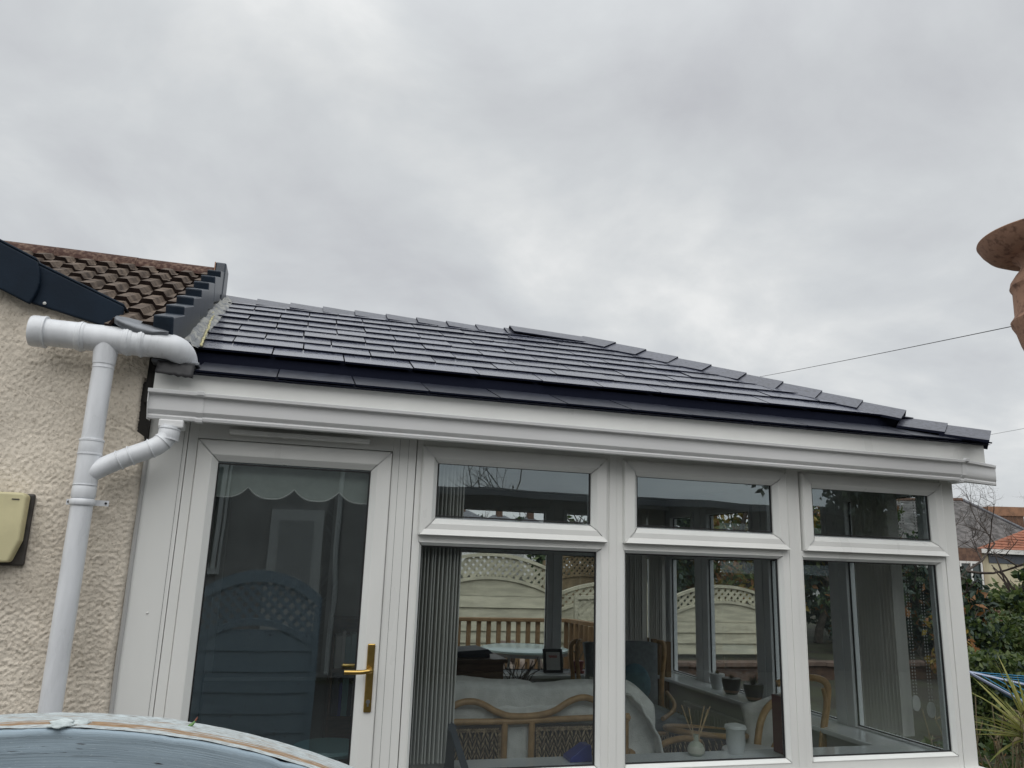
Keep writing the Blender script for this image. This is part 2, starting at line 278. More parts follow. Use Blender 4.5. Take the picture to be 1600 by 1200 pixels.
def painted_front():
    m = bpy.data.materials.new('painted_front'); m.use_nodes = True; nt = m.node_tree; N = nt.nodes; L = nt.links; b = N['Principled BSDF']
    b.inputs['Roughness'].default_value = 0.9; b.inputs['Specular IOR Level'].default_value = 0.12
    tc = N.new('ShaderNodeTexCoord'); mp = N.new('ShaderNodeMapping'); mp.inputs['Scale'].default_value = (5, 45, 1); L.new(tc.outputs['UV'], mp.inputs[0])
    n1 = N.new('ShaderNodeTexNoise'); n1.inputs['Scale'].default_value = 2.5; n1.inputs['Detail'].default_value = 9; n1.inputs['Roughness'].default_value = 0.7; L.new(mp.outputs[0], n1.inputs['Vector'])
    base = N.new('ShaderNodeValToRGB'); L.new(n1.outputs[0], base.inputs[0]); el = base.color_ramp.elements
    el[0].position = 0.27; el[0].color = (0.19, 0.26, 0.31, 1); el[1].position = 0.72; el[1].color = (0.43, 0.52, 0.57, 1); q = el.new(0.38); q.color = (0.33, 0.415, 0.48, 1); q = el.new(0.60); q.color = (0.36, 0.445, 0.505, 1)
    mp2 = N.new('ShaderNodeMapping'); mp2.inputs['Scale'].default_value = (22, 30, 1); L.new(tc.outputs['UV'], mp2.inputs[0])
    n2 = N.new('ShaderNodeTexNoise'); n2.inputs['Scale'].default_value = 3.0; n2.inputs['Detail'].default_value = 6; L.new(mp2.outputs[0], n2.inputs['Vector'])
    sp = N.new('ShaderNodeValToRGB'); L.new(n2.outputs[0], sp.inputs[0]); sp.color_ramp.elements[0].position = 0.29; sp.color_ramp.elements[0].color = (1, 1, 1, 1); sp.color_ramp.elements[1].position = 0.35; sp.color_ramp.elements[1].color = (0, 0, 0, 1)
    mx = N.new('ShaderNodeMix'); mx.data_type = 'RGBA'; L.new(sp.outputs[0], mx.inputs[0]); L.new(base.outputs[0], mx.inputs[6]); mx.inputs[7].default_value = (0.06, 0.05, 0.05, 1)
    mp3 = N.new('ShaderNodeMapping'); mp3.inputs['Scale'].default_value = (4, 26, 1); L.new(tc.outputs['UV'], mp3.inputs[0])
    n4 = N.new('ShaderNodeTexNoise'); n4.inputs['Scale'].default_value = 1.6; n4.inputs['Detail'].default_value = 5; n4.inputs['Distortion'].default_value = 0.8; L.new(mp3.outputs[0], n4.inputs['Vector'])
    ck = N.new('ShaderNodeValToRGB'); L.new(n4.outputs[0], ck.inputs[0]); e4 = ck.color_ramp.elements; e4[0].position = 0.462; e4[0].color = (0, 0, 0, 1); e4[1].position = 0.486; e4[1].color = (0, 0, 0, 1); w_ = e4.new(0.474); w_.color = (0.75, 0.75, 0.75, 1)
    n5 = N.new('ShaderNodeTexNoise'); n5.inputs['Scale'].default_value = 7; n5.inputs['Detail'].default_value = 2; L.new(tc.outputs['UV'], n5.inputs['Vector'])
    gt = N.new('ShaderNodeMapRange'); L.new(n5.outputs[0], gt.inputs[0]); gt.inputs['From Min'].default_value = 0.46; gt.inputs['From Max'].default_value = 0.58
    ml = N.new('ShaderNodeMath'); ml.operation = 'MULTIPLY'; L.new(ck.outputs[0], ml.inputs[0]); L.new(gt.outputs[0], ml.inputs[1])
    mx2 = N.new('ShaderNodeMix'); mx2.data_type = 'RGBA'; L.new(ml.outputs[0], mx2.inputs[0]); L.new(mx.outputs[2], mx2.inputs[6]); mx2.inputs[7].default_value = (0.07, 0.075, 0.08, 1)
    n6 = N.new('ShaderNodeTexNoise'); n6.inputs['Scale'].default_value = 9; n6.inputs['Detail'].default_value = 4; L.new(mp2.outputs[0], n6.inputs['Vector'])
    fk = N.new('ShaderNodeMapRange'); L.new(n6.outputs[0], fk.inputs[0]); fk.inputs['From Min'].default_value = 0.66; fk.inputs['From Max'].default_value = 0.70
    mx3 = N.new('ShaderNodeMix'); mx3.data_type = 'RGBA'; L.new(fk.outputs[0], mx3.inputs[0]); L.new(mx2.outputs[2], mx3.inputs[6]); mx3.inputs[7].default_value = (0.60, 0.68, 0.70, 1)
    L.new(mx3.outputs[2], b.inputs['Base Color'])
    bp = N.new('ShaderNodeBump'); bp.inputs['Strength'].default_value = 0.4; bp.inputs['Distance'].default_value = 0.001; L.new(n1.outputs[0], bp.inputs['Height']); L.new(bp.outputs[0], b.inputs['Normal'])
    MATS['painted_front'] = m
    mat('painted_flake', (0.52, 0.58, 0.58), 0.9, spec=0.1, col2=(0.62, 0.68, 0.68), vscale=60, lo=0.4, hi=0.6, bump=0.6, bscale=90)
painted_front()

# ------------------------------------------------------------------ mesh helpers
def wloc(o):
    v = Vector((0, 0, 0))
    while o is not None: v += o.location; o = o.parent
    return v
def link(name, me, parent=None):
    o = bpy.data.objects.new(name, me); COL.objects.link(o)
    if parent: o.parent = parent
    return o
def thing(name, label, cat, loc=(0, 0, 0), group=None):
    o = link(name, None); o.location = loc; o.empty_display_size = 0.1
    return tag(o, label, cat, group)
def tag(o, label, cat, group=None):
    o['label'] = label; o['category'] = cat
    if group: o['group'] = group
    return o
def structure(o): o['kind'] = 'structure'; return o
def stuff(o, **k):
    o['kind'] = 'stuff'; return o

class MB:
    def __init__(s): s.v = []; s.f = []; s.mi = []; s.cur = 0; s.uv = None
    def add(s, vs, fs):
        n = len(s.v); s.v += [tuple(p) for p in vs]; s.f += [tuple(i+n for i in q) for q in fs]; s.mi += [s.cur]*len(fs); return s
    def hexa(s, p):  # 8 points: bottom 4 ccw, top 4 ccw
        return s.add(p, [(3, 2, 1, 0), (4, 5, 6, 7), (0, 1, 5, 4), (1, 2, 6, 5), (2, 3, 7, 6), (3, 0, 4, 7)])
    def box(s, x0, x1, y0, y1, z0, z1):
        return s.hexa([(x0, y0, z0), (x1, y0, z0), (x1, y1, z0), (x0, y1, z0), (x0, y0, z1), (x1, y0, z1), (x1, y1, z1), (x0, y1, z1)])
    def extrude(s, prof, a, b, caps=True):  # prof: list of 3D-fn offsets; a, b functions -> point
        n = len(prof); vs = [a(p) for p in prof] + [b(p) for p in prof]
        fs = [(i, (i+1) % n, n+(i+1) % n, n+i) for i in range(n)]
        if caps: fs += [tuple(range(n-1, -1, -1)), tuple(range(n, 2*n))]
        return s.add(vs, fs)
    def poly_prism(s, pts, d):  # planar polygon pts (3D) extruded along vector d
        n = len(pts); d = Vector(d); vs = [Vector(p) for p in pts]; vs = vs + [p+d for p in vs]
        return s.add(vs, [tuple(range(n-1, -1, -1)), tuple(range(n, 2*n))] + [(i, (i+1) % n, n+(i+1) % n, n+i) for i in range(n)])
    def tube(s, path, r, n=8, caps=True, closed=False):
        P = [Vector(p) for p in path]; m = len(P); rs = r if isinstance(r, (list, tuple)) else [r]*m
        rings = []; ref = None
        for i, p in enumerate(P):
            a = P[i-1] if (i > 0 or closed) else P[i]; b = P[(i+1) % m] if (i < m-1 or closed) else P[i]
            t = (b-a).normalized()
            if ref is None:
                ref = t.cross(Vector((0, 0, 1))); ref = t.cross(Vector((1, 0, 0))) if ref.length < 0.1 else ref
            ref = (ref - t*ref.dot(t)).normalized(); q = t.cross(ref)
            rings.append([p + (ref*cos(2*pi*k/n) + q*sin(2*pi*k/n))*rs[i] for k in range(n)])
        vs = [q for ring in rings for q in ring]; fs = []
        for i in range(m if closed else m-1):
            j = (i+1) % m
            for k in range(n): fs.append((i*n+k, i*n+(k+1) % n, j*n+(k+1) % n, j*n+k))
        if caps and not closed: fs += [tuple(range(n-1, -1, -1)), tuple((m-1)*n+k for k in range(n))]
        return s.add(vs, fs)
    def lathe(s, prof, c, n=24, cap=True):  # prof (r,z)
        c = Vector(c); vs = [c+Vector((r*cos(2*pi*k/n), r*sin(2*pi*k/n), z)) for r, z in prof for k in range(n)]; fs = []
        for i in range(len(prof)-1):
            for k in range(n): fs.append((i*n+k, i*n+(k+1) % n, (i+1)*n+(k+1) % n, (i+1)*n+k))
        if cap: fs += [tuple(range(n-1, -1, -1)), tuple((len(prof)-1)*n+k for k in range(n))]
        return s.add(vs, fs)
    def ellipsoid(s, c, r, nu=12, nv=8, jit=0.0, seed=0):
        c = Vector(c); vs = []; fs = []
        for i in range(nv+1):
            th = pi*i/nv
            for k in range(nu):
                d = Vector((sin(th)*cos(2*pi*k/nu), sin(th)*sin(2*pi*k/nu), cos(th)))
                q = 1 + (jit*noise.noise(d*1.7 + Vector((seed*3.1, seed, 0))) if jit else 0)
                vs.append(c + Vector((d.x*r[0]*q, d.y*r[1]*q, d.z*r[2]*q)))
        for i in range(nv):
            for k in range(nu): fs.append((i*nu+k, (i+1)*nu+k, (i+1)*nu+(k+1) % nu, i*nu+(k+1) % nu))
        return s.add(vs, fs)
    def grid(s, fn, nu, nv):
        vs = [fn(i/nu, j/nv) for j in range(nv+1) for i in range(nu+1)]
        return s.add(vs, [(j*(nu+1)+i, j*(nu+1)+i+1, (j+1)*(nu+1)+i+1, (j+1)*(nu+1)+i) for j in range(nv) for i in range(nu)])
    def mesh(s, name, mats, smooth=False, off=(0, 0, 0), auto=None):
        me = bpy.data.meshes.new(name); o = Vector(off)
        me.from_pydata([(p[0]-o.x, p[1]-o.y, p[2]-o.z) for p in s.v], [], s.f)
        mats = [mats] if isinstance(mats, str) else mats
        for m in mats: me.materials.append(MATS[m])
        if len(mats) > 1: me.polygons.foreach_set('material_index', s.mi)
        if smooth:
            me.polygons.foreach_set('use_smooth', [True]*len(me.polygons))
            if auto is not None: me.set_sharp_from_angle(angle=R(auto))
        me.update(); return me
    def build(s, name, mats, parent=None, smooth=False, auto=40, bevel=0.0, seg=2):
        o = link(name, s.mesh(name, mats, smooth, wloc(parent) if parent else (0, 0, 0), auto), parent)
        if bevel:
            b = o.modifiers.new('bevel', 'BEVEL'); b.width = bevel; b.segments = seg; b.limit_method = 'ANGLE'; b.angle_limit = R(35)
        return o
def fixn(o):  # make normals consistent
    import bmesh
    bm = bmesh.new(); bm.from_mesh(o.data); bmesh.ops.recalc_face_normals(bm, faces=bm.faces); bm.to_mesh(o.data); bm.free(); return o
def smoothpath(pts, k=6):
    P = [Vector(p) for p in pts]; out = []
    for i in range(len(P)-1):
        a = P[max(0, i-1)]; b = P[i]; c = P[i+1]; d = P[min(len(P)-1, i+2)]
        for j in range(k):
            t = j/k
            out.append(0.5*((2*b) + (c-a)*t + (2*a-5*b+4*c-d)*t*t + (3*b-a-3*c+d)*t**3))
    out.append(P[-1]); return out

# ================================================================== GROUND
gm = MB(); gm.grid(lambda u, v: (-400+800*u, -400+800*v, -0.15), 2, 2)
g = structure(gm.build('ground', 'soil'))
gp = structure(MB().box(-6, 4.4, -7.6, -0.02, -0.20, -0.146).build('paved_path', 'paving'))
gp2 = structure(MB().box(3.75, 4.4, -0.02, 3.4, -0.20, -0.146).build('paved_path', 'paving'))

# ================================================================== CONSERVATORY
con = thing('conservatory', 'white framed conservatory with new dark tiled roof joined to the cream house', 'conservatory', (1.5, 1.6, -0.15))
W1 = 3.559
# dwarf walls / panels below the glass, side panel at the left
MB().box(0.545, W1, 0.0, 0.10, -0.15, 0.50).build('base_panel', 'upvc', con)
MB().box(W1-0.10, W1, 0.10, 3.40, -0.15, 0.50).build('base_panel', 'upvc', con)
MB().box(-0.55, W1-0.10, 3.30, 3.40, -0.15, 0.50).build('base_panel', 'upvc', con)
sp = MB(); sp.box(-0.66, -0.437, 0.002, 0.08, -0.15, 2.16); sp.build('side_panel', 'upvc', con)
MB().box(-0.4532, -0.4524, 0.0005, 0.004, -0.15, 2.06).build('panel_joint', 'gasket', con)
mbs = MB(); mbs.lathe([(0.004, 0), (0.003, 0.003)], (-0.503, 0.001, 1.20), 8)
so = MB().ellipsoid((-0.505, 0.0, 1.255), (0.0045, 0.003, 0.0045), 8, 6).build('screw_cap', 'upvc', con, True)
MB().box(-0.55, W1-0.10, 0.10, 3.30, -0.10, 0.0).build('floor', 'carpet', con)
MB().box(-0.60, W1-0.02, 0.05, 3.36, 2.13, 2.17).build('ceiling', 'plaster', con)
MB().box(-0.60, -0.52, 0.10, 3.36, -0.1, 2.13).build('inner_wall', 'plaster', con)
# outside cill nose
MB().box(0.545, W1+0.05, -0.045, 0.0, 0.505, 0.540).build('cill', 'upvc', con, bevel=0.004)
MB().box(W1, W1+0.05, 0.0, 3.40, 0.505, 0.540).build('cill', 'upvc', con, bevel=0.004)

def mitre_frame(mb, x0, x1, z0, z1, prof, gap=0.0015):
    """Four mitred strips; prof = list of (inset, y) from the outer edge to the glass."""
    for side in range(4):
        vs = []
        for ins, y in prof:
            a, b, c, d = x0+ins, x1-ins, z0+ins, z1-ins; g = gap*1.4
            if side == 0: p, q = (a+g, y, c), (b-g, y, c)
            elif side == 1: p, q = (b, y, c+g), (b, y, d-g)
            elif side == 2: p, q = (b-g, y, d), (a+g, y, d)
            else: p, q = (a, y, d-g), (a, y, c+g)
            vs += [p, q]
        n = len(prof)
        mb.add(vs, [(2*i, 2*i+1, 2*i+3, 2*i+2) for i in range(n-1)])
    return mb
def pane(parent, x0, x1, z0, z1, y, m='glass'):
    return MB().box(x0, x1, y, y+0.006, z0, z1).build('pane', m, parent)
def gasket(parent, x0, x1, z0, z1, y, t=0.006):
    b = MB(); b.box(x0, x0+t, y-0.004, y+0.004, z0, z1); b.box(x1-t, x1, y-0.004, y+0.004, z0, z1)
    b.box(x0+t, x1-t, y-0.004, y+0.004, z1-t, z1); b.box(x0+t, x1-t, y-0.004, y+0.004, z0, z0+t)
    return b.build('gasket', 'gasket', parent)

LGB, LGT, TGB, TGT = 0.618, 1.562, 1.692, 1.938
edges = [0.540, 1.507, 2.503, 3.5]
glx = [(0.588, 1.434, 0.644, 1.396), (1.581, 2.430, 1.639, 2.400), (2.577, 3.424, 2.646, 3.395)]
for i, (a, b, ta, tb) in enumerate(glx):
    e0, e1 = edges[i]+0.002, edges[i+1]-0.002
    if i == 2: e1 = 3.47
    win = MB()
    # outer frame members with a little depth; faces flush at y = 0
    win.box(e0, a-0.017, 0.0, 0.07, 0.54, 2.07)
    win.box(b+0.017, e1, 0.0, 0.07, 0.54, 2.07)
    win.box(a-0.017, b+0.017, 0.0, 0.07, 2.012, 2.07)
    win.box(a-0.017, b+0.017, 0.0, 0.07, 0.54, LGB-0.017)
    win.box(a-0.017, b+0.017, 0.0, 0.07, LGT+0.017, 1.606)
    w = win.build('window', 'upvc', con, bevel=0.0015, seg=1)
    bd = MB(); mitre_frame(bd, a-0.018, b+0.018, LGB-0.018, LGT+0.018, [(0, 0.03), (0.0005, -0.002), (0.004, -0.003), (0.018, 0.018), (0.018, 0.034)])
    bd.build('bead', 'upvc', w)
    gasket(w, a, b, LGB, LGT, 0.030)
    pane(w, a-0.004, b+0.004, LGB-0.004, LGT+0.004, 0.031)
    # opening top light
    s = MB(); ox0, ox1, oz0, oz1 = ta-0.079, tb+0.077, 1.606, 2.010
    mitre_frame(s, ox0, ox1, oz0, oz1, [(0, 0.02), (0.0, -0.012), (0.004, -0.020), (0.010, -0.022), (0.052, -0.022), (0.056, -0.020), (0.076, 0.004), (0.077, 0.02)])
    # drip bar along the bottom of the sash
    s.add([(ox0, -0.012, oz0), (ox1, -0.012, oz0), (ox1-0.026, -0.0225, oz0+0.028), (ox0+0.026, -0.0225, oz0+0.028), (ox0+0.003, -0.036, oz0+0.003), (ox1-0.003, -0.036, oz0+0.003)],
          [(3, 2, 5, 4), (4, 5, 1, 0), (0, 3, 4), (1, 5, 2)])
    s.build('sash', 'upvc', w)
    s2 = MB(); s2.box(ox0+0.002, ta-0.003, 0.021, 0.06, oz0, oz1); s2.box(tb+0.003, ox1-0.002, 0.021, 0.06, oz0, oz1); s2.box(ta-0.003, tb+0.003, 0.021, 0.06, TGT+0.003, oz1); s2.box(ta-0.003, tb+0.003, 0.021, 0.06, oz0, TGB-0.003)
    s2.build('sash_back', 'upvc_in', w)
    gasket(w, ta, tb, TGB, TGT, 0.016)
    pane(w, ta-0.004, tb+0.004, TGB-0.004, TGT+0.004, 0.017)
# coupling strips between the window frames and at the corner
for xc in (1.507, 2.503):
    MB().box(xc-0.019, xc+0.019, -0.005, -0.0005, 0.54, 2.06).build('coupling_strip', 'upvc', con, bevel=0.0015, seg=1)
MB().box(3.472, W1, -0.004, 0.09, 0.54, 2.09).build('corner_post', 'upvc', con, bevel=0.003)
MB().box(-0.44, 3.474, 0.003, 0.08, 2.072, 2.13).build('head_board', 'upvc', con)

# ---- door
dr = MB()
dr.box(-0.434, -0.396, 0.0, 0.07, -0.1, 2.07); dr.box(0.431, 0.538, 0.0, 0.07, -0.1, 2.07); dr.box(-0.396, 0.431, 0.0, 0.07, 1.972, 2.07)
door = dr.build('door', 'upvc', con, bevel=0.0015, seg=1)
for xg in (0.462, 0.502): MB().box(xg-0.0005, xg+0.0005, -0.0006, 0.003, 0.0, 2.03).build('frame_joint', 'gasket', door)
lf = MB(); mitre_frame(lf, -0.3935, 0.4275, 0.02, 1.9675, [(0, 0.03), (0, -0.010), (0.004, -0.014), (0.058, -0.014), (0.062, -0.013), (0.0865, 0.010), (0.0870, 0.03)], gap=0.0014)
lf.build('door_leaf', 'upvc', door)
lb = MB(); lb.box(-0.392, -0.310, 0.031, 0.065, 0.02, 1.966); lb.box(0.343, 0.426, 0.031, 0.065, 0.02, 1.966); lb.box(-0.31, 0.343, 0.031, 0.065, 1.878, 1.966); lb.box(-0.31, 0.343, 0.031, 0.065, 0.02, 0.104)
lb.build('leaf_back', 'upvc_in', door)
gasket(door, -0.3075, 0.3395, 0.106, 1.8755, 0.024)
pane(door, -0.312, 0.344, 0.10, 1.88, 0.025)
MB().box(-0.272, 0.320, -0.060, 0.0, 1.993, 2.012).build('trickle_vent', 'upvc', door, bevel=0.003)
h = MB(); h.box(0.378, 0.410, -0.0225, -0.014, 0.869, 1.143)
hd = h.build('handle_plate', 'gold', door, bevel=0.004)
h = MB(); h.tube([(0.394, -0.02, 1.040), (0.394, -0.062, 1.040)], 0.0095, 12)
h.tube(smoothpath([(0.394, -0.060, 1.040), (0.380, -0.066, 1.038), (0.350, -0.064, 1.034), (0.284, -0.060, 1.034)], 4), [0.010]*4+[0.0095]*9, 12)
h.build('lever', 'gold', hd, True)
h = MB(); h.tube([(0.394, -0.023, 0.912), (0.394, -0.028, 0.912)], 0.0085, 14); h.box(0.3905, 0.3975, -0.027, -0.023, 0.893, 0.909); h.build('lock_barrel', 'steel', hd)
h = MB(); h.box(0.380, 0.408, 0.066, 0.072, 0.87, 1.14); h.tube([(0.394, 0.07, 1.04), (0.394, 0.115, 1.04), (0.29, 0.115, 1.04)], 0.009, 10); h.build('inner_handle', 'gold', door)

# ---- right and rear glazed walls
def glazed_wall(axis, pos, thick, posts, lo, hi, out):
    """axis 'x': wall in plane x = pos..pos+thick, posts along y; axis 'y': plane y = pos.. , posts along x."""
    def bx(mb, a0, a1, d0, d1, z0, z1):
        if axis == 'x': mb.box(pos+d0, pos+d1, a0, a1, z0, z1)
        else: mb.box(a0, a1, pos+d0, pos+d1, z0, z1)
    b = [lo] + [p for q in posts for p in q] + [hi]
    bays = [(b[2*i], b[2*i+1]) for i in range(len(b)//2)]
    for (p0, p1) in posts:
        m = MB(); bx(m, p0, p1, 0, thick, 0.5, 2.14); m.build('mullion', 'upvc_in', con, bevel=0.003, seg=1)
        pm = (p0+p1)/2
        m = MB(); bx(m, pm-0.018, pm+0.018, -0.005 if not out else -0.005, -0.0005, 0.56, 2.06); m.build('coupling_strip', 'upvc_in', con)
    for (a0, a1) in bays:
        if a1-a0 < 0.2 or (axis == 'y' and a1 < 1.4): continue
        m = MB(); bx(m, a0, a1, 0, thick, 0.50, 0.585); bx(m, a0, a1, 0.002, thick-0.002, 1.58, 1.64); bx(m, a0, a1, 0.0, thick, 1.99, 2.14)
        w = m.build('window', 'upvc_in', con, bevel=0.003, seg=1)
        m = MB(); t = 0.035
        bx(m, a0, a0+t, -0.014, thick-0.01, 1.64, 1.99); bx(m, a1-t, a1, -0.014, thick-0.01, 1.64, 1.99); bx(m, a0+t, a1-t, -0.014, thick-0.01, 1.64, 1.64+t); bx(m, a0+t, a1-t, -0.014, thick-0.01, 1.99-t, 1.99)
        m.build('sash', 'upvc_in', w, bevel=0.003, seg=1)
        for (q0, q1, z0, z1) in ((a0, a1, 0.585, 1.58), (a0+t, a1-t, 1.64+t, 1.99-t)):
            m = MB(); tt = 0.007; bx(m, q0, q0+tt, 0.022, 0.03, z0, z1); bx(m, q1-tt, q1, 0.022, 0.03, z0, z1); bx(m, q0+tt, q1-tt, 0.022, 0.03, z0, z0+tt); bx(m, q0+tt, q1-tt, 0.022, 0.03, z1-tt, z1)
            m.build('gasket', 'gasket', w)
            m = MB(); bx(m, q0+0.001, q1-0.001, 0.032, 0.038, z0, z1); m.build('pane', 'glass_in', w)
glazed_wall('x', 3.489, 0.070, [(0.02, 0.15), (0.83, 1.00), (1.68, 1.87), (2.58, 2.79), (3.25, 3.40)], 0.019, 3.401, True)
MB().box(-0.46, 1.31, 3.33, 3.40, 0.5, 2.14).build('rear_panel', 'plaster', con)
glazed_wall('y', 3.33, 0.070, [(-0.55, -0.46), (0.32, 0.46), (1.31, 1.45), (2.31, 2.45), (3.33, 3.488)], -0.551, 3.489, True)
# window boards inside
MB().box(0.55, 3.25, 0.071, 0.272, 0.545, 0.605).build('window_board', 'sill', con, bevel=0.008)
MB().box(3.25, 3.488, 0.071, 3.30, 0.546, 0.5755).build('window_board', 'sill', con, bevel=0.008)
MB().box(-0.50, 3.25, 3.085, 3.329, 0.5455, 0.5752).build('window_board', 'sill', con, bevel=0.008)
MB().box(3.30, 3.45, 0.27, 3.2, -0.1, 0.545).build('inner_panel', 'plaster', con)
MB().box(-0.50, 3.30, 3.20, 3.30, -0.1, 0.545).build('inner_panel', 'plaster', con)
MB().box(0.56, 3.30, 0.10, 0.16, -0.1, 0.545).build('inner_panel', 'plaster', con)

# ---- eaves: fascia, soffit
fs = MB(); fs.box(-0.49, 3.720, -0.088, -0.070, 2.03, 2.236); fs.box(3.702, 3.720, -0.070, 3.50, 2.03, 2.236)
fs.build('fascia', 'upvc', con, bevel=0.0015, seg=1)
MB().box(-0.585, -0.4905, -0.084, -0.070, 2.06, 2.232).build('fascia_end', 'upvc', con)
MB().box(-0.50, 3.70, -0.070, 0.003, 2.075, 2.09).build('soffit', 'upvc', con)
MB().box(3.56, 3.70, 0.003, 3.50, 2.075, 2.09).build('soffit', 'upvc', con)
MB().ellipsoid((3.665, -0.0885, 2.205), (0.005, 0.003, 0.005), 8, 6).build('screw_cap', 'upvc', con, True)

# ---- gutter
GP = [(-0.089, 0.118), (-0.089, 0.008), (-0.150, 0.0), (-0.160, 0.003), (-0.164, 0.013), (-0.160, 0.020), (-0.170, 0.028), (-0.176, 0.036), (-0.179, 0.060), (-0.180, 0.082), (-0.183, 0.094), (-0.204, 0.098), (-0.207, 0.110), (-0.196, 0.113), (-0.176, 0.100), (-0.178, 0.068), (-0.160, 0.036), (-0.152, 0.012), (-0.097, 0.016), (-0.097, 0.118)]
def gz(x): return 2.017 - 0.0035*(x+0.4)
g = MB(); g.extrude(GP, lambda p: (-0.405, p[0], gz(-0.405)+p[1]), lambda p: (3.46, p[0], gz(3.46)+p[1])); gut = fixn(g.build('gutter', 'gutter', con, True, 25))
def gpart(name, x0, x1, sc=1.06, dx=0, yawed=0.0):
    m = MB(); cy, cz = -0.145, 0.055
    def pt(x, p):
        q = ((p[0]-cy)*sc+cy, (p[1]-cz)*sc+cz)
        return (x, q[0] + yawed*(x-x0), gz(x)+q[1])
    m.extrude(GP, lambda p: pt(x0, p), lambda p: pt(x1, p)); return fixn(m.build(name, 'gutter', gut, True, 25))
gpart('running_outlet', -0.582, -0.385, 1.035); gpart('outlet_collar', -0.398, -0.372, 1.10)
gpart('gutter_union', 3.455, 3.480, 1.15)
m = MB(); m.extrude(GP, lambda p: (3.478, p[0], gz(3.478)+p[1]), lambda p: (3.80+(p[0]+0.089)*0.35, p[0]*0.55-0.025+0.02, gz(3.80)+p[1])); fixn(m.build('gutter_corner', 'gutter', gut, True, 25))
m = MB(); m.poly_prism([(-0.5815, p[0], gz(-0.58)+p[1]) for p in [(-0.089, 0.118), (-0.089, 0.0), (-0.160, -0.004), (-0.175, 0.02), (-0.195, 0.06), (-0.203, 0.112)]], (0.003, 0, 0)); fixn(m.build('stop_end', 'gutter', gut))
m = MB(); m.box(-0.535, -0.440, -0.165, -0.075, 1.985, 2.018); fixn(m.build('outlet_box', 'gutter', gut, bevel=0.006))

# ---- roof
LIPY, LIPZ, RY, RZ = 0.164, 2.395, 1.616, 3.093
SL = (RZ-LIPZ)/(RY-LIPY); PITCH = math.atan(SL); SLEN = sqrt((RZ-LIPZ)**2+(RY-LIPY)**2)
HX = 3.600   # hip: x + y = HX
def up_pt(x, s, h=0.0):  # s along slope from lip, h above the plane
    return Vector((x, LIPY+s*cos(PITCH)-h*sin(PITCH), LIPZ+s*sin(PITCH)+h*cos(PITCH)))
# roof body under the tiles (solid hipped deck)
rb = MB()
A = up_pt(-0.54, 0.01, -0.022); B = up_pt(HX-LIPY-0.03, 0.01, -0.022); Cc = Vector((1.984, RY, RZ-0.03)); D = Vector((-0.54, RY, RZ-0.03))
yb = 2*RY-LIPY; xr = HX-LIPY-0.03
E_ = Vector((xr, yb, A.z)); F_ = Vector((-0.54, yb, A.z)); dz = Vector((0, 0, -0.12))
rb.add([A, B, Cc, D, E_, F_, A+dz, B+dz, E_+dz, F_+dz], [(0, 1, 2, 3), (1, 4, 2), (4, 5, 3, 2), (0, 3, 5), (0, 6, 7, 1), (1, 7, 8, 4), (4, 8, 9, 5), (5, 9, 6, 0), (9, 8, 7, 6)])
roof = fixn(rb.build('roof', 'slate_shade', con))
# low eave slope under the lip, going round the building
EY, EZ = -0.132, 2.231
es = 0.335
eb = MB(); ex = 3.728
eb.add([(-0.56, EY, EZ), (ex, EY, EZ), (ex, 2*RY-EY, EZ), (-0.56, 2*RY-EY, EZ), (-0.56, 0.22, EZ+0.33*es), (HX-0.22, 0.22, EZ+0.33*es), (HX-0.22, 2*RY-0.22, EZ+0.33*es), (-0.56, 2*RY-0.22, EZ+0.33*es)],
       [(0, 1, 5, 4), (1, 2, 6, 5), (2, 3, 7, 6), (4, 5, 6, 7), (3, 2, 1, 0), (0, 4, 7, 3)])
eo = fixn(eb.build('eave_deck', 'slate_shade', con)); eo.location.z -= 0.006

def clip_poly(poly, f):  # keep f(p) <= 0
    out = []
    for i in range(len(poly)):
        a, b = poly[i], poly[(i+1) % len(poly)]; fa, fb = f(a), f(b)
        if fa <= 0: out.append(a)
        if (fa < 0 < fb) or (fb < 0 < fa):
            t = fa/(fa-fb); out.append((a[0]+(b[0]-a[0])*t, a[1]+(b[1]-a[1])*t))
    return out
TW, TG, TT = 0.330, SLEN/9.0, 0.0100
tmats = ['slate_tile', 'slate_shade']
def tile_mesh(poly, t, drop):
    """poly in (x, s) local; the slab lies tilted so its lower edge rides on the course below."""
    m = MB(); n = len(poly); smax = TG*1.25
    def hh(s): return drop*(1-s/smax)
    vs = [(p[0], p[1], hh(p[1])+t) for p in poly] + [(p[0], p[1], hh(p[1])) for p in poly]
    m.add(vs, [tuple(range(n))]); m.cur = 1
    m.add(vs, [tuple(range(2*n-1, n-1, -1))] + [(i, n+i, n+(i+1) % n, (i+1) % n) for i in range(n)])
    return m.mesh('tile', tmats)
full = [(0.0032, 0), (TW-0.0032, 0), (TW-0.0032, TG*1.22), (0.0032, TG*1.22)]
FULL = tile_mesh(full, TT, 0.0105)
rw = wloc(roof)
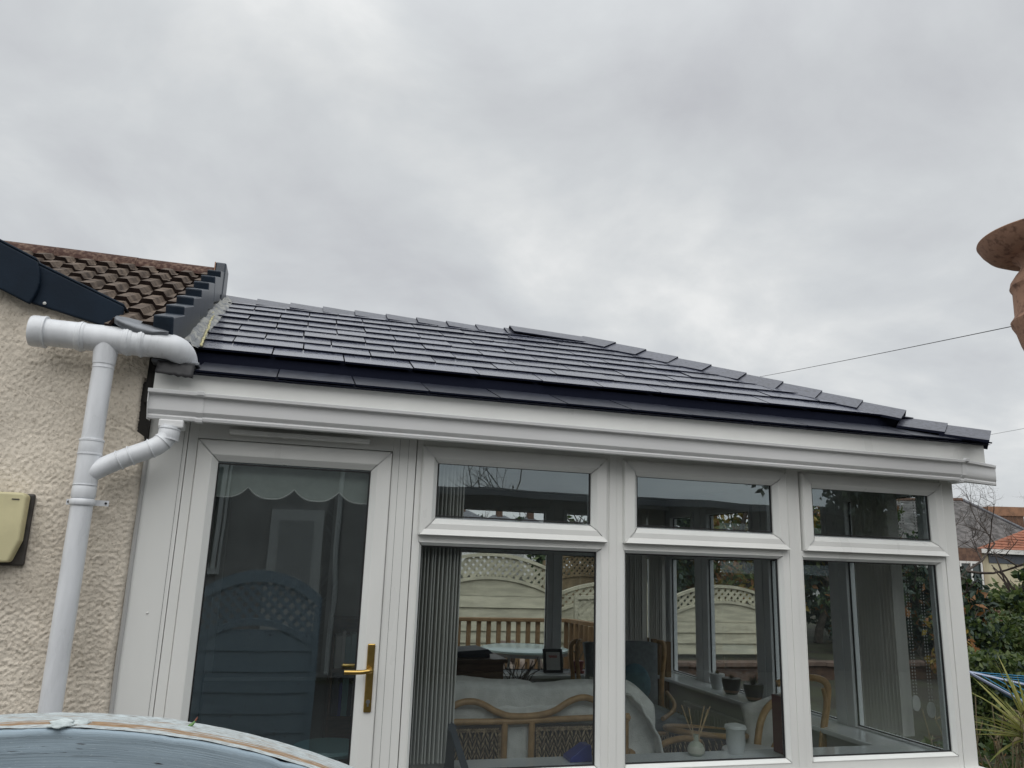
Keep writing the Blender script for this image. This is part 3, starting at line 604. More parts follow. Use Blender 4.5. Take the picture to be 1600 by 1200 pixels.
for row in range(9):
    s0 = row*TG - (0.022 if row == 0 else 0)
    off = [0.0, 0.55, 0.1, 0.5, 0.92, 0.38, 0.84, 0.3, 0.72][row]*TW
    xl = -0.47 - 0.011*row - (0.0 if row else 0)
    x = xl - off
    while x < HX-LIPY:
        hipx = lambda p, s0=s0, x=x: (x+p[0]) + (LIPY+(s0+p[1])*cos(PITCH)) - HX - 0.012
        lef = lambda p, x=x: xl - (x+p[0])
        ok = all(hipx(p) <= 0 and lef(p) <= 0 for p in full)
        if ok: me = FULL
        else:
            poly = clip_poly(clip_poly(full, hipx), lef)
            if len(poly) < 3: x += TW; continue
            a = abs(sum(poly[i][0]*poly[(i+1) % len(poly)][1]-poly[(i+1) % len(poly)][0]*poly[i][1] for i in range(len(poly))))/2
            if a < 0.002: x += TW; continue
            me = tile_mesh(poly, TT, 0.0105)
        o = link('tile', me, roof)
        o.location = up_pt(x, s0 + random.uniform(-0.004, 0.004), random.uniform(-0.001, 0.003)) - rw
        o.rotation_euler = (PITCH + random.uniform(-0.004, 0.004), random.uniform(-0.004, 0.004), random.uniform(-0.005, 0.005))
        x += TW
# lip board under the first course
lipb = MB(); lipb.box(-0.47, HX-LIPY-0.002, LIPY-0.004, LIPY+0.02, 2.280, 2.386); lipb.box(HX-LIPY-0.026, HX-LIPY-0.002, LIPY+0.02, 2*RY-LIPY, 2.280, 2.386)
lipb.build('lip_board', 'slate_shade', con)
# eave course
EP = math.atan(es); x = -0.43
efull = [(0.003, 0), (TW-0.003, 0), (TW-0.003, 0.30), (0.003, 0.30)]
emats = ['eave_tile', 'slate_shade']
def eave_mesh(poly):
    m = MB(); n = len(poly); t = 0.012
    vs = []; 
    vs = [(p[0], p[1], t if p[1] > 0.004 else t-0.004) for p in poly]+[(p[0], p[1], 0) for p in poly]
    m.add(vs, [tuple(range(n))]); m.cur = 1; m.add(vs, [tuple(range(2*n-1, n-1, -1))]+[(i, n+i, n+(i+1) % n, (i+1) % n) for i in range(n)])
    return m.mesh('eave_tile', emats)
EM = eave_mesh(efull); k = 0
while x < 3.72:
    hipx = lambda p, x=x: (x+p[0]) + (EY+p[1]*cos(EP)) - HX
    me = EM
    if any(hipx(p) > 0 for p in efull):
        poly = clip_poly(efull, hipx)
        if len(poly) < 3: break
        me = eave_mesh(poly)
    o = link('eave_tile', me, roof); o.location = Vector((x, EY, EZ+random.uniform(-0.001, 0.002))) - rw; o.rotation_euler = (EP+random.uniform(-0.006, 0.006), 0, random.uniform(-0.004, 0.004)); x += TW
# ridge and hip tiles: folded caps
def cap_mesh(L, wing, a1, a2, t=0.014, lift=0.012):
    """ridge along local +x; wings fall along -y (pitch a1) and +y (pitch a2)."""
    m = MB()
    for sgn, a in ((-1, a1), (1, a2)):
        pts = []
        for x, lf in ((0, lift), (L*1.12, 0.0)):
            for d in (0, wing):
                for h in (t, 0):
                    pts.append((x, sgn*d*cos(a), -d*sin(a)+lf+h))
        # order: x0: (0,t),(0,0),(w,t),(w,0); x1 same
        m.cur = 0; m.add(pts, [(0, 4, 6, 2)] if sgn > 0 else [(0, 2, 6, 4)])
        m.cur = 1; m.add(pts, [(0, 2, 3, 1), (2, 6, 7, 3), (1, 3, 7, 5), (4, 5, 7, 6)])
    return m.mesh('cap', ['cap_tile', 'slate_shade'])
RG = 0.2105
RM = cap_mesh(RG, 0.145, PITCH+R(5), PITCH+R(5))
x = -0.535; k = 0
while x < 1.40:
    o = link('ridge_tile', RM, roof); o.location = Vector((x, RY, RZ+0.016)) - rw; o.rotation_euler = (random.uniform(-0.02, 0.02), 0.0, random.uniform(-0.01, 0.01)); x += RG
# lead saddle where ridge meets hips
SM = cap_mesh(0.53, 0.150, PITCH+R(5), PITCH+R(5), 0.008, 0.012); o = link('ridge_saddle', SM, roof); o.location = Vector((1.40, RY, RZ+0.042)) - rw; o.rotation_euler = (0, R(0.9), 0)
# hip caps
ha = Vector((1.984, RY, RZ)); hb = Vector((HX-LIPY, LIPY, LIPZ)); hc = Vector((3.728, EY, EZ+0.018))
def hip_run(a, b, n, wing, skip=0):
    d = (b-a); L = d.length/n; dirv = -(d.normalized())   # caps run from bottom to top
    X = dirv; Zp = Vector((0, 0, 1)); Yv = Zp.cross(X).normalized(); Zv = X.cross(Yv).normalized()
    me = cap_mesh(L, wing, R(27), R(27))
    for i in range(n):
        p = a + d*((i+1)/n)
        o = link('hip_tile', me, roof); Mx = Matrix((X, Yv, Zv)).transposed().to_4x4()
        o.rotation_euler = (Mx @ Matrix.Rotation(random.uniform(-0.02, 0.02), 4, 'X')).to_euler(); o.location = p + Vector((0, 0, 0.030)) - rw
hip_run(ha, hb, 9, 0.175)
hip_run(hb-Vector((0, 0, 0.035)), hc, 2, 0.165)
hip_run(Vector((1.99, RY+0.03, RZ-0.05)), Vector((HX-LIPY, 2*RY-LIPY, LIPZ-0.03)), 9, 0.125)

# ---- flashing and foam where the new roof meets the old verge
fm = MB()
def ff(u, v):
    s = -0.05 + v*(SLEN+0.02); p = up_pt(-0.53 + 0.070*u - 0.06*v*(1-u)*0.3 - 0.010*v*9*0.01 + 0.012*noise.noise(Vector((v*14, u*2, 3))), s)
    return p + Vector((0, 0, 0.055 - 0.035*u + 0.018*noise.noise(Vector((v*22, u*5, 1)))))
fm.grid(ff, 6, 60); fm.build('flashing', 'foam', con, True, 180)
fe = MB(); fe.tube([up_pt(-0.447 - 0.011*9*v + 0.010*noise.noise(Vector((v*16, 5, 3))), -0.04+v*(SLEN-0.02), 0.030) for v in [i/50 for i in range(51)]], [0.006+0.004*noise.noise(Vector((i*0.7, 0, 0))) for i in range(51)], 6)
fe.build('foam_bead', 'foam_edge', con, True, 180)
rf = MB(); rf.grid(lambda u, v: (-0.575+0.145*u, -0.13+0.01*noise.noise(Vector((u*6, v*3, 0)))-0.02*v, 2.262-0.055*v-0.012*u*v+0.006*noise.noise(Vector((u*9, 7, 0)))), 10, 4)
fo = rf.build('rubber_flap', 'rubber', con, True, 180); fo.modifiers.new('s', 'SOLIDIFY').thickness = 0.004
MB().box(-0.60, -0.415, -0.125, 0.05, 2.258, 2.272).build('lead_tray', 'lead', con, bevel=0.003)

# ================================================================== OLD HOUSE (left)
hou = thing('bungalow', 'cream roughcast house with brown tiled roof and dark blue bargeboard', 'house', (-2.2, 1.5, -0.15))
def ztop(x): return 2.46 + 0.43*(-0.75-x) if x < -0.75 else 2.46 - 0.95*(x+0.75)
def edge_x(z): return -0.594 + 0.010*noise.noise(Vector((0, 0, z*5))) - (0.030 if 1.95 < z < 2.17 else 0)
NX, NZ = 270, 430
wv = []
for j in range(NZ+1):
    t = j/NZ
    for i in range(NX+1):
        u = i/NX; x = -2.2 + (1.6-0.0)*u if False else None
        # denser sampling where seen: x from -1.75 to the edge
        z = 0.2 + t*(2.30-0.2)
        x1 = edge_x(z); x = -1.75 + u*(x1+1.75)
        if z > 1.6: z = 1.6 + (z-1.6)/(0.7)*(ztop(x)-1.6)
        p = Vector((x*72, z*84, 0)); n1 = noise.noise(p) ; n2 = noise.noise(p*2.1+Vector((9, 4, 2)))
        n3 = noise.noise(p*4.7+Vector((2, 7, 5))); b = max(-0.4, n1)*0.0050*(1+0.5*noise.noise(Vector((x*6, z*6, 4)))) + n2*0.0034 + n3*0.0022
        ro = max(0, 1-(x1-x)/0.022)
        y = -0.030 - b*(1-0.5*ro) + 0.034*ro*ro
        wv.append((x + 0.002*n2, y, z))
wm = MB(); wm.add(wv, [(j*(NX+1)+i, j*(NX+1)+i+1, (j+1)*(NX+1)+i+1, (j+1)*(NX+1)+i) for j in range(NZ) for i in range(NX)])
wo = wm.build('roughcast_wall', 'roughcast', hou, True, 180)
MB().box(-6, -0.665, -0.015, 0.25, -0.15, 2.30).build('wall', 'roughcast', hou)
MB().box(-6, -1.75, -0.032, -0.016, -0.15, 2.66).build('wall', 'roughcast', hou)
MB().box(-0.90, -0.665, 0.25, 6, -0.15, 2.3).build('wall', 'roughcast', hou)
gb = MB(); gb.poly_prism([(-6, -0.012, 2.30), (-0.62, -0.012, 2.30), (-0.66, -0.012, 2.34), (-3.2, -0.012, 3.44), (-6, -0.012, 2.4)], (0, 0.2, 0)); fixn(gb.build('gable_wall', 'roughcast', hou))
MB().box(-0.66, -0.59, -0.020, 0.0, 1.93, 2.19).build('gap_shade', 'shadow_gap', hou)  # dark slab painted as the shade in the hole beside the gutter end
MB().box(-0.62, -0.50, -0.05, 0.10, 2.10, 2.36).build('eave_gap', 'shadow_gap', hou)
mm = MB(); mm.tube([(-0.588+0.004*noise.noise(Vector((z*3, 1, 0))), -0.004, z) for z in [0.2+i*0.05 for i in range(35)]], 0.009, 6); mm.build('mortar_bead', 'plaster', hou, True)
# bargeboard (dry verge on the front gable): two lengths, the upper lapping over the lower
def barge(x0, z0t, z0b, x1, z1t, z1b, y, t=0.022, curve=0.0):
    m = MB(); n = 10
    top = [(x0+(x1-x0)*i/n, z0t+(z1t-z0t)*i/n) for i in range(n+1)]; bot = [(x0+(x1-x0)*i/n+curve*0, z0b+(z1b-z0b)*i/n) for i in range(n+1)]
    end = [(x1+curve*sin(pi*k/6), z1t+(z1b-z1t)*k/6) for k in range(1, 6)] if curve else []
    poly = [(a, y, b) for a, b in top] + [(a, y, b) for a, b in end] + [(a, y, b) for a, b in reversed(bot)]
    m.poly_prism(poly, (0, t, 0))
    # top return over the tiles
    m.hexa([(x0, y, z0t), (x1, y, z1t), (x1, y+0.11, z1t), (x0, y+0.11, z0t), (x0, y, z0t+0.012), (x1, y, z1t+0.012), (x1, y+0.11, z1t+0.012), (x0, y+0.11, z0t+0.012)])
    return fixn(m.build('bargeboard', 'verge', hou, bevel=0.006))
barge(-2.4, 3.215, 3.035, -1.085, 2.640, 2.455, -0.098, curve=0.024)
barge(-1.135, 2.652, 2.478, -0.742, 2.492, 2.385, -0.076)
MB().ellipsoid((-1.035, -0.080, 2.468), (0.007, 0.005, 0.007), 8, 6).build('screw_cap', 'paper', hou, True)
# gable wing slope and main roof deck
HR_Y, HR_Z, HE_Y, HE_Z = 1.50, 3.185, -0.16, 2.345
HS = (HR_Z-HE_Z)/(HR_Y-HE_Y); HP = math.atan(HS); HL = sqrt((HR_Y-HE_Y)**2+(HR_Z-HE_Z)**2)
dk = MB(); dk.add([(-0.76, HE_Y, HE_Z), (-0.56, HE_Y, HE_Z), (-0.56, HR_Y, HR_Z), (-6, HR_Y, HR_Z), (-2.6, HR_Y, HR_Z), (-0.76, 0.02, HE_Z+HS*(0.02-HE_Y)), (-0.56, 2*HR_Y-HE_Y, HE_Z), (-6, 2*HR_Y-HE_Y, HE_Z)], [(0, 1, 2, 4, 5), (3, 2, 6, 7), (1, 6, 2)])
hroof = fixn(dk.build('roof', 'shadow_gap', hou)); hrw = wloc(hroof)
wg = MB(); wg.hexa([(-3.2, -0.05, 3.46), (-0.755, -0.05, 2.412), (-0.755, 1.3, 2.412), (-3.2, 1.3, 3.46), (-3.2, -0.05, 3.49), (-0.755, -0.05, 2.44), (-0.755, 1.3, 2.44), (-3.2, 1.3, 3.49)]); wg.build('wing_roof', 'clay', hou)
# interlocking tiles with trapezoid rolls
HG = HL/7.0; HT = 0.222
def roman_mesh():
    kx = 0.765
    px = [0.0, 0.020, 0.042, 0.100, 0.122, 0.145, 0.165, 0.187, 0.245, 0.267, 0.289]; px = [q*kx for q in px]; pz = [0, 0, 0.025, 0.025, 0, 0, 0, 0.025, 0.025, 0, 0]
    m = MB(); n = len(px); L = HG*1.2
    def hh(y): return 0.026*(1-y/L)
    vs = [(x, y, hh(y)+z+0.014) for y in (0.0, L) for x, z in zip(px, pz)] + [(x, 0.0, hh(0)+z-0.006) for x, z in zip(px, pz)] + [(x, 0.04, hh(0.04)+z-0.008) for x, z in zip(px, pz)]
    m.add(vs, [(i, i+1, n+i+1, n+i) for i in range(n-1)]); m.cur = 1
    m.add(vs, [(2*n+i, 2*n+i+1, i+1, i) for i in range(n-1)] + [(2*n+i+1, 2*n+i, 3*n+i, 3*n+i+1) for i in range(n-1)])
    return m.mesh('roof_tile', ['clay', 'clay_edge_shade'])
RT = roman_mesh()
for row in range(7):
    for c in range(9):
        x = -0.56 - HT*(c+1); s = row*HG
        p = Vector((x, HE_Y+s*cos(HP), HE_Z+s*sin(HP)+0.004))
        if c > 0 and 2.44+0.43*(-0.755-(x+0.11)) > p.z+0.10: continue
        o = link('roof_tile', RT, hroof); o.location = p-hrw; o.rotation_euler = (HP+random.uniform(-0.01, 0.01), random.uniform(-0.01, 0.01), random.uniform(-0.008, 0.008))
# half round ridge tiles
def ridge_half(L, r=0.105):
    m = MB(); n = 10
    vs = []
    for x in (0, L):
        for rr in (r, r-0.016):
            for k in range(n+1):
                a = pi*(0.02+0.96*k/n); vs.append((x, rr*cos(a), rr*sin(a)*0.85))
    q = n+1
    fs = [(k, k+1, 2*q+k+1, 2*q+k) for k in range(n)] + [(q+k+1, q+k, 3*q+k, 3*q+k+1) for k in range(n)] + [(k+1, k, q+k, q+k+1) for k in range(n)] + [(2*q+k, 2*q+k+1, 3*q+k+1, 3*q+k) for k in range(n)]
    m.add(vs, fs); return m.mesh('ridge_tile', 'clay_ridge', True, auto=50)
RH = ridge_half(0.448)
for k in range(4):
    o = link('ridge_tile', RH, hroof); o.location = Vector((-0.585-0.45*(k+1), HR_Y, HR_Z-0.006+random.uniform(-0.004, 0.004))) - hrw
    o.rotation_euler = (0, random.uniform(-0.006, 0.006), 0)
MB().box(-0.587, -0.581, HR_Y-0.10, HR_Y+0.10, HR_Z-0.01, HR_Z+0.09).build('ridge_mortar', 'terracotta', hou)
# stepped dry verge caps on the right gable
vc = MB(); L = HG*1.06
def vcap(m, x0, x1, h0, h1, L):
    m.hexa([(x0, 0, -0.115+h0), (x1, 0, -0.115+h0), (x1, L, -0.115+h1), (x0, L, -0.115+h1), (x0, 0, 0.035+h0), (x1, 0, 0.035+h0), (x1, L, 0.035+h1), (x0, L, 0.035+h1)])
vcap(vc, -0.056, 0.022, 0.040, 0.0, L)
VM = vc.mesh('verge_cap', 'verge_cap')
for row in range(7):
    o = link('verge_cap', VM, hroof); s = row*HG - 0.02
    o.location = Vector((-0.545, HE_Y+s*cos(HP)-0.02*0, HE_Z+s*sin(HP)+0.03)) - hrw; o.rotation_euler = (HP, random.uniform(-0.01, 0.01), random.uniform(-0.01, 0.01))
    b = o.modifiers.new('bevel', 'BEVEL'); b.width = 0.007; b.segments = 2
rc = MB(); rc.hexa([(-0.585, HR_Y-0.12, HR_Z-0.17), (-0.518, HR_Y-0.12, HR_Z-0.17), (-0.518, HR_Y+0.12, HR_Z-0.17), (-0.585, HR_Y+0.12, HR_Z-0.17), (-0.585, HR_Y-0.09, HR_Z+0.095), (-0.518, HR_Y-0.09, HR_Z+0.095), (-0.518, HR_Y+0.09, HR_Z+0.095), (-0.585, HR_Y+0.09, HR_Z+0.095)])
rc.build('ridge_end_cap', 'verge_cap', hroof, bevel=0.01)
# lead valley lip spilling toward the pipe
lv = MB()
def lvf(u, v):
    x = -0.742 + 0.205*u
    bot = 2.385 - 0.060*sin(pi*min(1, u*1.25)*0.55) + 0.035*u*u; top = 2.425 - 0.010*u - 0.036*u*u
    z = bot + (max(top, bot+0.004)-bot)*v
    return (x, -0.178 - 0.040*sin(pi*(0.1+0.75*v)) + 0.03*v, z + 0.004*noise.noise(Vector((u*5, v*3, 2))))
lv.grid(lvf, 14, 10); lo_ = lv.build('lead_valley', 'lead', hou, True, 180); lo_.modifiers.new('s', 'SOLIDIFY').thickness = 0.004
# ---- soil-pipe style hopper and downpipe
PY = -0.150
dpo = MB(); PR = 0.0545
dpo.tube([(-1.035, PY, 2.331), (-0.60, PY, 2.324)], PR, 32)
el = smoothpath([(-0.60, PY, 2.324), (-0.56, PY, 2.323), (-0.522, PY+0.006, 2.319), (-0.497, PY+0.028, 2.309), (-0.484, PY+0.060, 2.292), (-0.480, PY+0.09, 2.268), (-0.479, PY+0.105, 2.243)], 6)
dpo.tube(el, PR-0.001, 32)
dpo.tube([(-0.767, PY, 2.325), (-0.767, PY, 2.22)], [0.050, 0.0415], 28)
dpo.tube([(-0.767, PY, 2.26), (-0.767, PY+0.01, 0.15)], 0.0395, 28)
pip = dpo.build('downpipe', 'pipe', hou, True, 50)
def ring(p, d, r, w, n=28):
    p = Vector(p); d = Vector(d).normalized()*w/2; m = MB(); m.tube([p-d, p-d*0.7, p+d*0.7, p+d], [r-0.003, r, r, r-0.003], n); return m.build('collar', 'pipe', pip, True, 50)
ring((-1.018, PY, 2.3307), (1, 0, 0), 0.0625, 0.05, 32)
ring((-0.992, PY, 2.3303), (1, 0, 0), 0.0645, 0.010, 32)
for xc, w_ in ((-0.862, 0.034), (-0.690, 0.036), (-0.638, 0.026)):
    ring((xc, PY, 2.3265), (1, 0, 0), 0.0585, w_, 32); ring((xc, PY, 2.3265), (1, 0, 0), 0.0610, 0.010, 32)
ring((-0.767, PY, 2.205), (0, 0, 1), 0.0412, 0.005)
ring((-0.767, PY+0.001, 1.885), (0, 0, 1), 0.0435, 0.062); ring((-0.767, PY+0.001, 1.912), (0, 0, 1), 0.0455, 0.010); ring((-0.767, PY+0.001, 1.858), (0, 0, 1), 0.0455, 0.008)
ring((-0.767, PY+0.001, 1.800), (0, 0, 1), 0.0425, 0.15); ring((-0.767, PY+0.001, 1.712), (0, 0, 1), 0.0435, 0.05); ring((-0.767, PY+0.001, 1.738), (0, 0, 1), 0.0445, 0.005)
ring((-0.767, PY+0.001, 1.672), (0, 0, 1), 0.0455, 0.024)
br = MB(); br.box(-0.83, -0.80, PY+0.03, PY+0.036, 1.662, 1.684); br.box(-0.735, -0.68, PY+0.03, PY+0.036, 1.662, 1.684); br.box(-0.775, -0.755, PY+0.02, -0.02, 1.664, 1.682)
br.build('bracket', 'pipe', pip)
for xs in (-0.822, -0.690): MB().tube([(xs, PY+0.026, 1.673), (xs, PY+0.032, 1.673)], 0.0045, 8).build('screw', 'rubber', pip)
bpth = smoothpath([(-0.775, PY, 1.772), (-0.70, PY-0.002, 1.820), (-0.62, PY-0.003, 1.862), (-0.565, PY-0.002, 1.888), (-0.525, PY, 1.912), (-0.500, PY+0.006, 1.945), (-0.492, PY+0.012, 1.990)], 6)
MB().tube(bpth, 0.0375, 26).build('branch_pipe', 'pipe', pip, True, 50)
for (i, w_) in ((9, 0.006), (12, 0.006), (20, 0.005), (27, 0.004)):
    ring(bpth[i], bpth[i+1]-bpth[i-1], 0.0412, w_)
ring((-0.494, PY+0.011, 1.958), (0.1, 0.05, 1), 0.0415, 0.045); ring((-0.496, PY+0.010, 1.938), (0.1, 0.05, 1), 0.0435, 0.007); ring((-0.493, PY+0.012, 1.980), (0.1, 0.05, 1), 0.0435, 0.007)

# cream plastic box on the wall
lb_ = thing('wall_box', 'cream plastic box on dark back plate fixed to the roughcast wall', 'wall box', (-1.08, -0.02, 1.57))
MB().box(-1.20, -0.958, -0.050, -0.034, 1.425, 1.700).build('back_plate', 'lamp_back', lb_, bevel=0.02)
bx_ = MB(); bx_.poly_prism([(-1.19, -0.05, 1.70), (-0.985, -0.05, 1.70), (-0.972, -0.05, 1.688), (-0.972, -0.05, 1.52), (-0.998, -0.05, 1.438), (-1.19, -0.05, 1.430)], (0, -0.055, 0)); fixn(bx_.build('cover', 'lamp_cream', lb_, bevel=0.012, seg=3))
MB().box(-1.02, -0.995, -0.1075, -0.1052, 1.672, 1.676).build('cover_groove', 'lamp_back', lb_)

# ================================================================== INTERIOR
# blinds
def vblind(name, label, x0, y0, n, dx, dy, sw, ang, z0=0.635, z1=2.03, weights=True, m='blind'):
    t = thing(name, label, 'blind', (x0, y0, z1))
    MB().box(-0.012, 0.012, -0.0005, 0.0005, 0, 0)  # noqa
    sm = MB(); sm.grid(lambda u, v: (sw*(u-0.5)*cos(ang), sw*(u-0.5)*sin(ang) + 0.004*sin(pi*u)*0, -(z1-z0)*(1-v)), 2, 1)
    hm = MB(); hm.hexa([(-0.03, -0.02, 0), (n*dx+0.03, -0.02+n*dy, 0), (n*dx+0.03, 0.02+n*dy, 0), (-0.03, 0.02, 0), (-0.03, -0.02, 0.03), (n*dx+0.03, -0.02+n*dy, 0.03), (n*dx+0.03, 0.02+n*dy, 0.03), (-0.03, 0.02, 0.03)])
    hr = link('headrail', hm.mesh('headrail', 'upvc_in'), t)
    me = sm.mesh('slat', m)
    for i in range(n):
        o = link('slat', me, t); o.location = (dx*i, dy*i, 0); o.rotation_euler = (0, 0, random.uniform(-0.10, 0.10)); s = o.modifiers.new('s', 'SOLIDIFY'); s.thickness = 0.0022 if dx < 0.0165 or dx > 0.02 else 0.0050
    return t
b1 = vblind('vertical_blind', 'grey vertical blind drawn open at the left of the first window beside the door', 0.605, 0.135, 12, 0.0168, 0, 0.085, R(96))
b2 = vblind('vertical_blind', 'bunched grey vertical blind in the corner of the rightmost window', 3.41, 0.30, 12, 0, 0.027, 0.085, R(8))
b3 = vblind('vertical_blind', 'bunched grey vertical blind in the far rear corner behind the grey armchair', 3.30, 3.255, 7, 0.021, 0, 0.075, R(35))
for q, (xx, yy, zz, hgt) in enumerate([(3.355, 0.17, 0.83, 1.1), (3.425, 0.14, 0.80, 1.1)]):
    c = MB(); 
    for s_ in (-0.008, 0.010):
        for k in range(70): c.ellipsoid((xx+s_, yy, zz+0.05+k*0.0165), (0.0032, 0.0032, 0.0045), 5, 4)
    co = c.build('cord', 'chain', b2, True, 180)
    w = MB(); w.tube([(xx, yy-0.004, zz), (xx, yy+0.004, zz)], 0.026, 20); wo_ = w.build('cord_weight', 'chain', co); 
    for v_ in wo_.data.vertices: v_.co.z = (v_.co.z-(zz-wloc(co).z))*1.55+(zz-wloc(co).z)
b4 = vblind('vertical_blind', 'folded olive grey vertical blind on the rear wall left of the armchair corner', 3.06, 3.25, 8, 0.024, 0, 0.075, R(25))
# scalloped valance blind behind the door glass
vl = MB(); nseg = 96
top = [(-0.335+0.70*i/nseg, 1.90) for i in range(nseg+1)]
def scal(x):
    t = ((x+0.372) % 0.1945)/0.1945
    return 1.735 + 0.047*(abs(2*t-1)**2.6)
vl.add([(x, 0.075, z) for x, z in top] + [(x, 0.073, scal(x)) for x, z in top], [(i, nseg+1+i, nseg+2+i, i+1) for i in range(nseg)])
vo = vl.build('door_blind', 'valance'); vo.modifiers.new('s', 'SOLIDIFY').thickness = 0.002
tag(vo, 'pale scalloped roller blind hanging behind the top of the door glass', 'blind')
tr_ = MB(); tr_.tube([(x, 0.0725, scal(x)) for x, z in top], 0.0032, 5); tr_.build('braid_trim', 'paper', vo)

# rattan sofa seen from behind
def weave_panel(mb, o, ux, uz, nrm, w, hgt, sw=0.021, sh=0.056):
    nx = int(w/sw); nz = int(hgt/(sh*0.62)); o, ux, uz, nrm = Vector(o), Vector(ux), Vector(uz), Vector(nrm)
    for j in range(nz):
        for i in range(nx):
            sg = 1 if i % 2 else -1
            c = o + ux*((i+0.5)*w/nx) + uz*((j+0.5)*hgt/nz) + nrm*0.004
            a = (uz + ux*0.35*sg).normalized(); b = a.cross(nrm).normalized(); l, wd = sh*0.62, sw*0.27
            vs = [c-a*l, c-b*wd+nrm*0.004, c+a*l, c+b*wd+nrm*0.004, c+nrm*0.010]
            mb.add(vs, [(0, 4, 1), (1, 4, 2), (2, 4, 3), (3, 4, 0)])
sofa = thing('rattan_sofa', 'rattan sofa with woven wicker back behind the first window', 'sofa', (1.35, 0.8, 0))
SY = 0.50
top_ = smoothpath([(0.62, SY, 0.66), (0.74, SY, 0.70), (0.83, SY, 0.765), (0.91, SY, 0.812), (1.00, SY, 0.812), (1.09, SY, 0.770), (1.17, SY, 0.745), (1.30, SY, 0.745), (1.40, SY, 0.765), (1.49, SY, 0.812), (1.57, SY, 0.828), (1.66, SY, 0.80), (1.74, SY, 0.76), (1.82, SY, 0.72)], 5)
m = MB(); m.tube(top_, 0.0165, 12); m.build('top_rail', 'rattan', sofa, True, 60)
m = MB(); m.tube([(0.66, SY+0.002, 0.725), (1.18, SY+0.002, 0.719), (1.82, SY+0.002, 0.733)], 0.016, 10); m.build('back_rail', 'rattan', sofa, True, 60)
for xp in (0.70, 1.142, 1.285, 1.80):
    m = MB(); m.tube([(xp, SY, 0.715), (xp, SY+0.01, 0.12)], 0.017, 10); m.build('post', 'rattan', sofa, True, 60)
m = MB(); m.tube([(0.66, SY, 0.30), (1.86, SY, 0.30)], 0.015, 10); m.tube([(0.66, SY, 0.12), (1.86, SY, 0.12)], 0.015, 10); m.build('bottom_rail', 'rattan', sofa, True, 60)
for (xa, xb) in ((0.72, 1.125), (1.303, 1.782)):
    MB().box(xa, xb, SY+0.004, SY+0.012, 0.31, 0.70).build('panel_backing', 'weave_back', sofa)
    m = MB(); weave_panel(m, (xa+0.015, SY+0.002, 0.32), (1, 0, 0), (0, 0, 1), (0, -1, 0), xb-xa-0.03, 0.355); stuff(m.build('weave', 'weave', sofa))
    m = MB()
    for q in range(2):
        for k in range(int((xb-xa)/0.014)):
            xx = xa+0.007+k*0.014; m.tube([(xx-0.006, SY-0.004, 0.683-0.010*q), (xx+0.006, SY-0.006, 0.691-0.010*q)], 0.0035, 4)
        for k in range(26):
            zz = 0.32+k*0.014; 
            for ex_ in (xa+0.006+0.008*q, xb-0.006-0.008*q): m.tube([(ex_, SY-0.004, zz), (ex_+0.004, SY-0.006, zz+0.012)], 0.0035, 4)
    stuff(m.build('braid', 'weave', sofa))
m = MB(); m.box(0.72, 1.84, SY+0.05, SY+0.75, 0.30, 0.42); m.build('seat_cushion', 'throw', sofa, bevel=0.04, seg=3)
m = MB(); m.box(0.72, 1.84, SY+0.03, SY+0.18, 0.42, 0.80); m.build('back_cushion', 'throw', sofa, bevel=0.05, seg=3)
for xp in (0.70, 1.84):
    m = MB(); m.tube(smoothpath([(xp, SY, 0.55), (xp, SY+0.3, 0.56), (xp, SY+0.62, 0.53), (xp, SY+0.72, 0.42), (xp, SY+0.72, 0.06)], 5), 0.017, 10); m.tube([(xp, SY+0.01, 0.12), (xp, SY+0.01, 0.0)], 0.016, 8); m.build('arm', 'rattan', sofa, True, 60)
# white throw over sofa back
th = MB()
def thf(u, v):
    x = 0.63 + 1.36*u
    bump = 0.010*noise.noise(Vector((u*7, v*4, 0))) + 0.006*noise.noise(Vector((u*19, v*9, 3)))
    topz = 0.885 - 0.012*(u > 0.5) + 0.010*sin(u*9) - 0.10*max(0, (u-0.86)/0.14)**2
    if v < 0.45: t = v/0.45; y, z = SY+0.022+0.03*t, 0.45 + (topz-0.45)*t
    elif v < 0.62: t = (v-0.45)/0.17; y, z = SY+0.052+0.17*t, topz + 0.02*sin(pi*t)
    else: t = (v-0.62)/0.38; y, z = SY+0.222+0.03*t, topz-0.40*t
    return (x, y+bump*1.2, z+bump*0.8)
th.grid(thf, 70, 50); t_ = th.build('throw_blanket', 'throw', None, True, 180); t_.modifiers.new('s', 'SOLIDIFY').thickness = 0.006
tag(t_, 'white knitted throw draped over the back of the rattan sofa', 'blanket')
th = MB()
def thf2(u, v):
    a = v; b = 0.012*noise.noise(Vector((u*6, v*8, 9)))
    x = 1.86 + 0.13*sin(min(1, a*1.6)*pi/2) + 0.14*max(0, a-0.25)**1.2 + b
    z = 0.845 - 0.02*u - 0.46*a**1.25
    return (x - 0.06*(1-u), SY-0.05+0.72*u, z + b)
th.grid(thf2, 24, 30); t2 = th.build('throw_blanket', 'throw', None, True, 180); t2.modifiers.new('s', 'SOLIDIFY').thickness = 0.012
tag(t2, 'white knitted throw hanging over the sofa arm at the left of the second window', 'blanket')

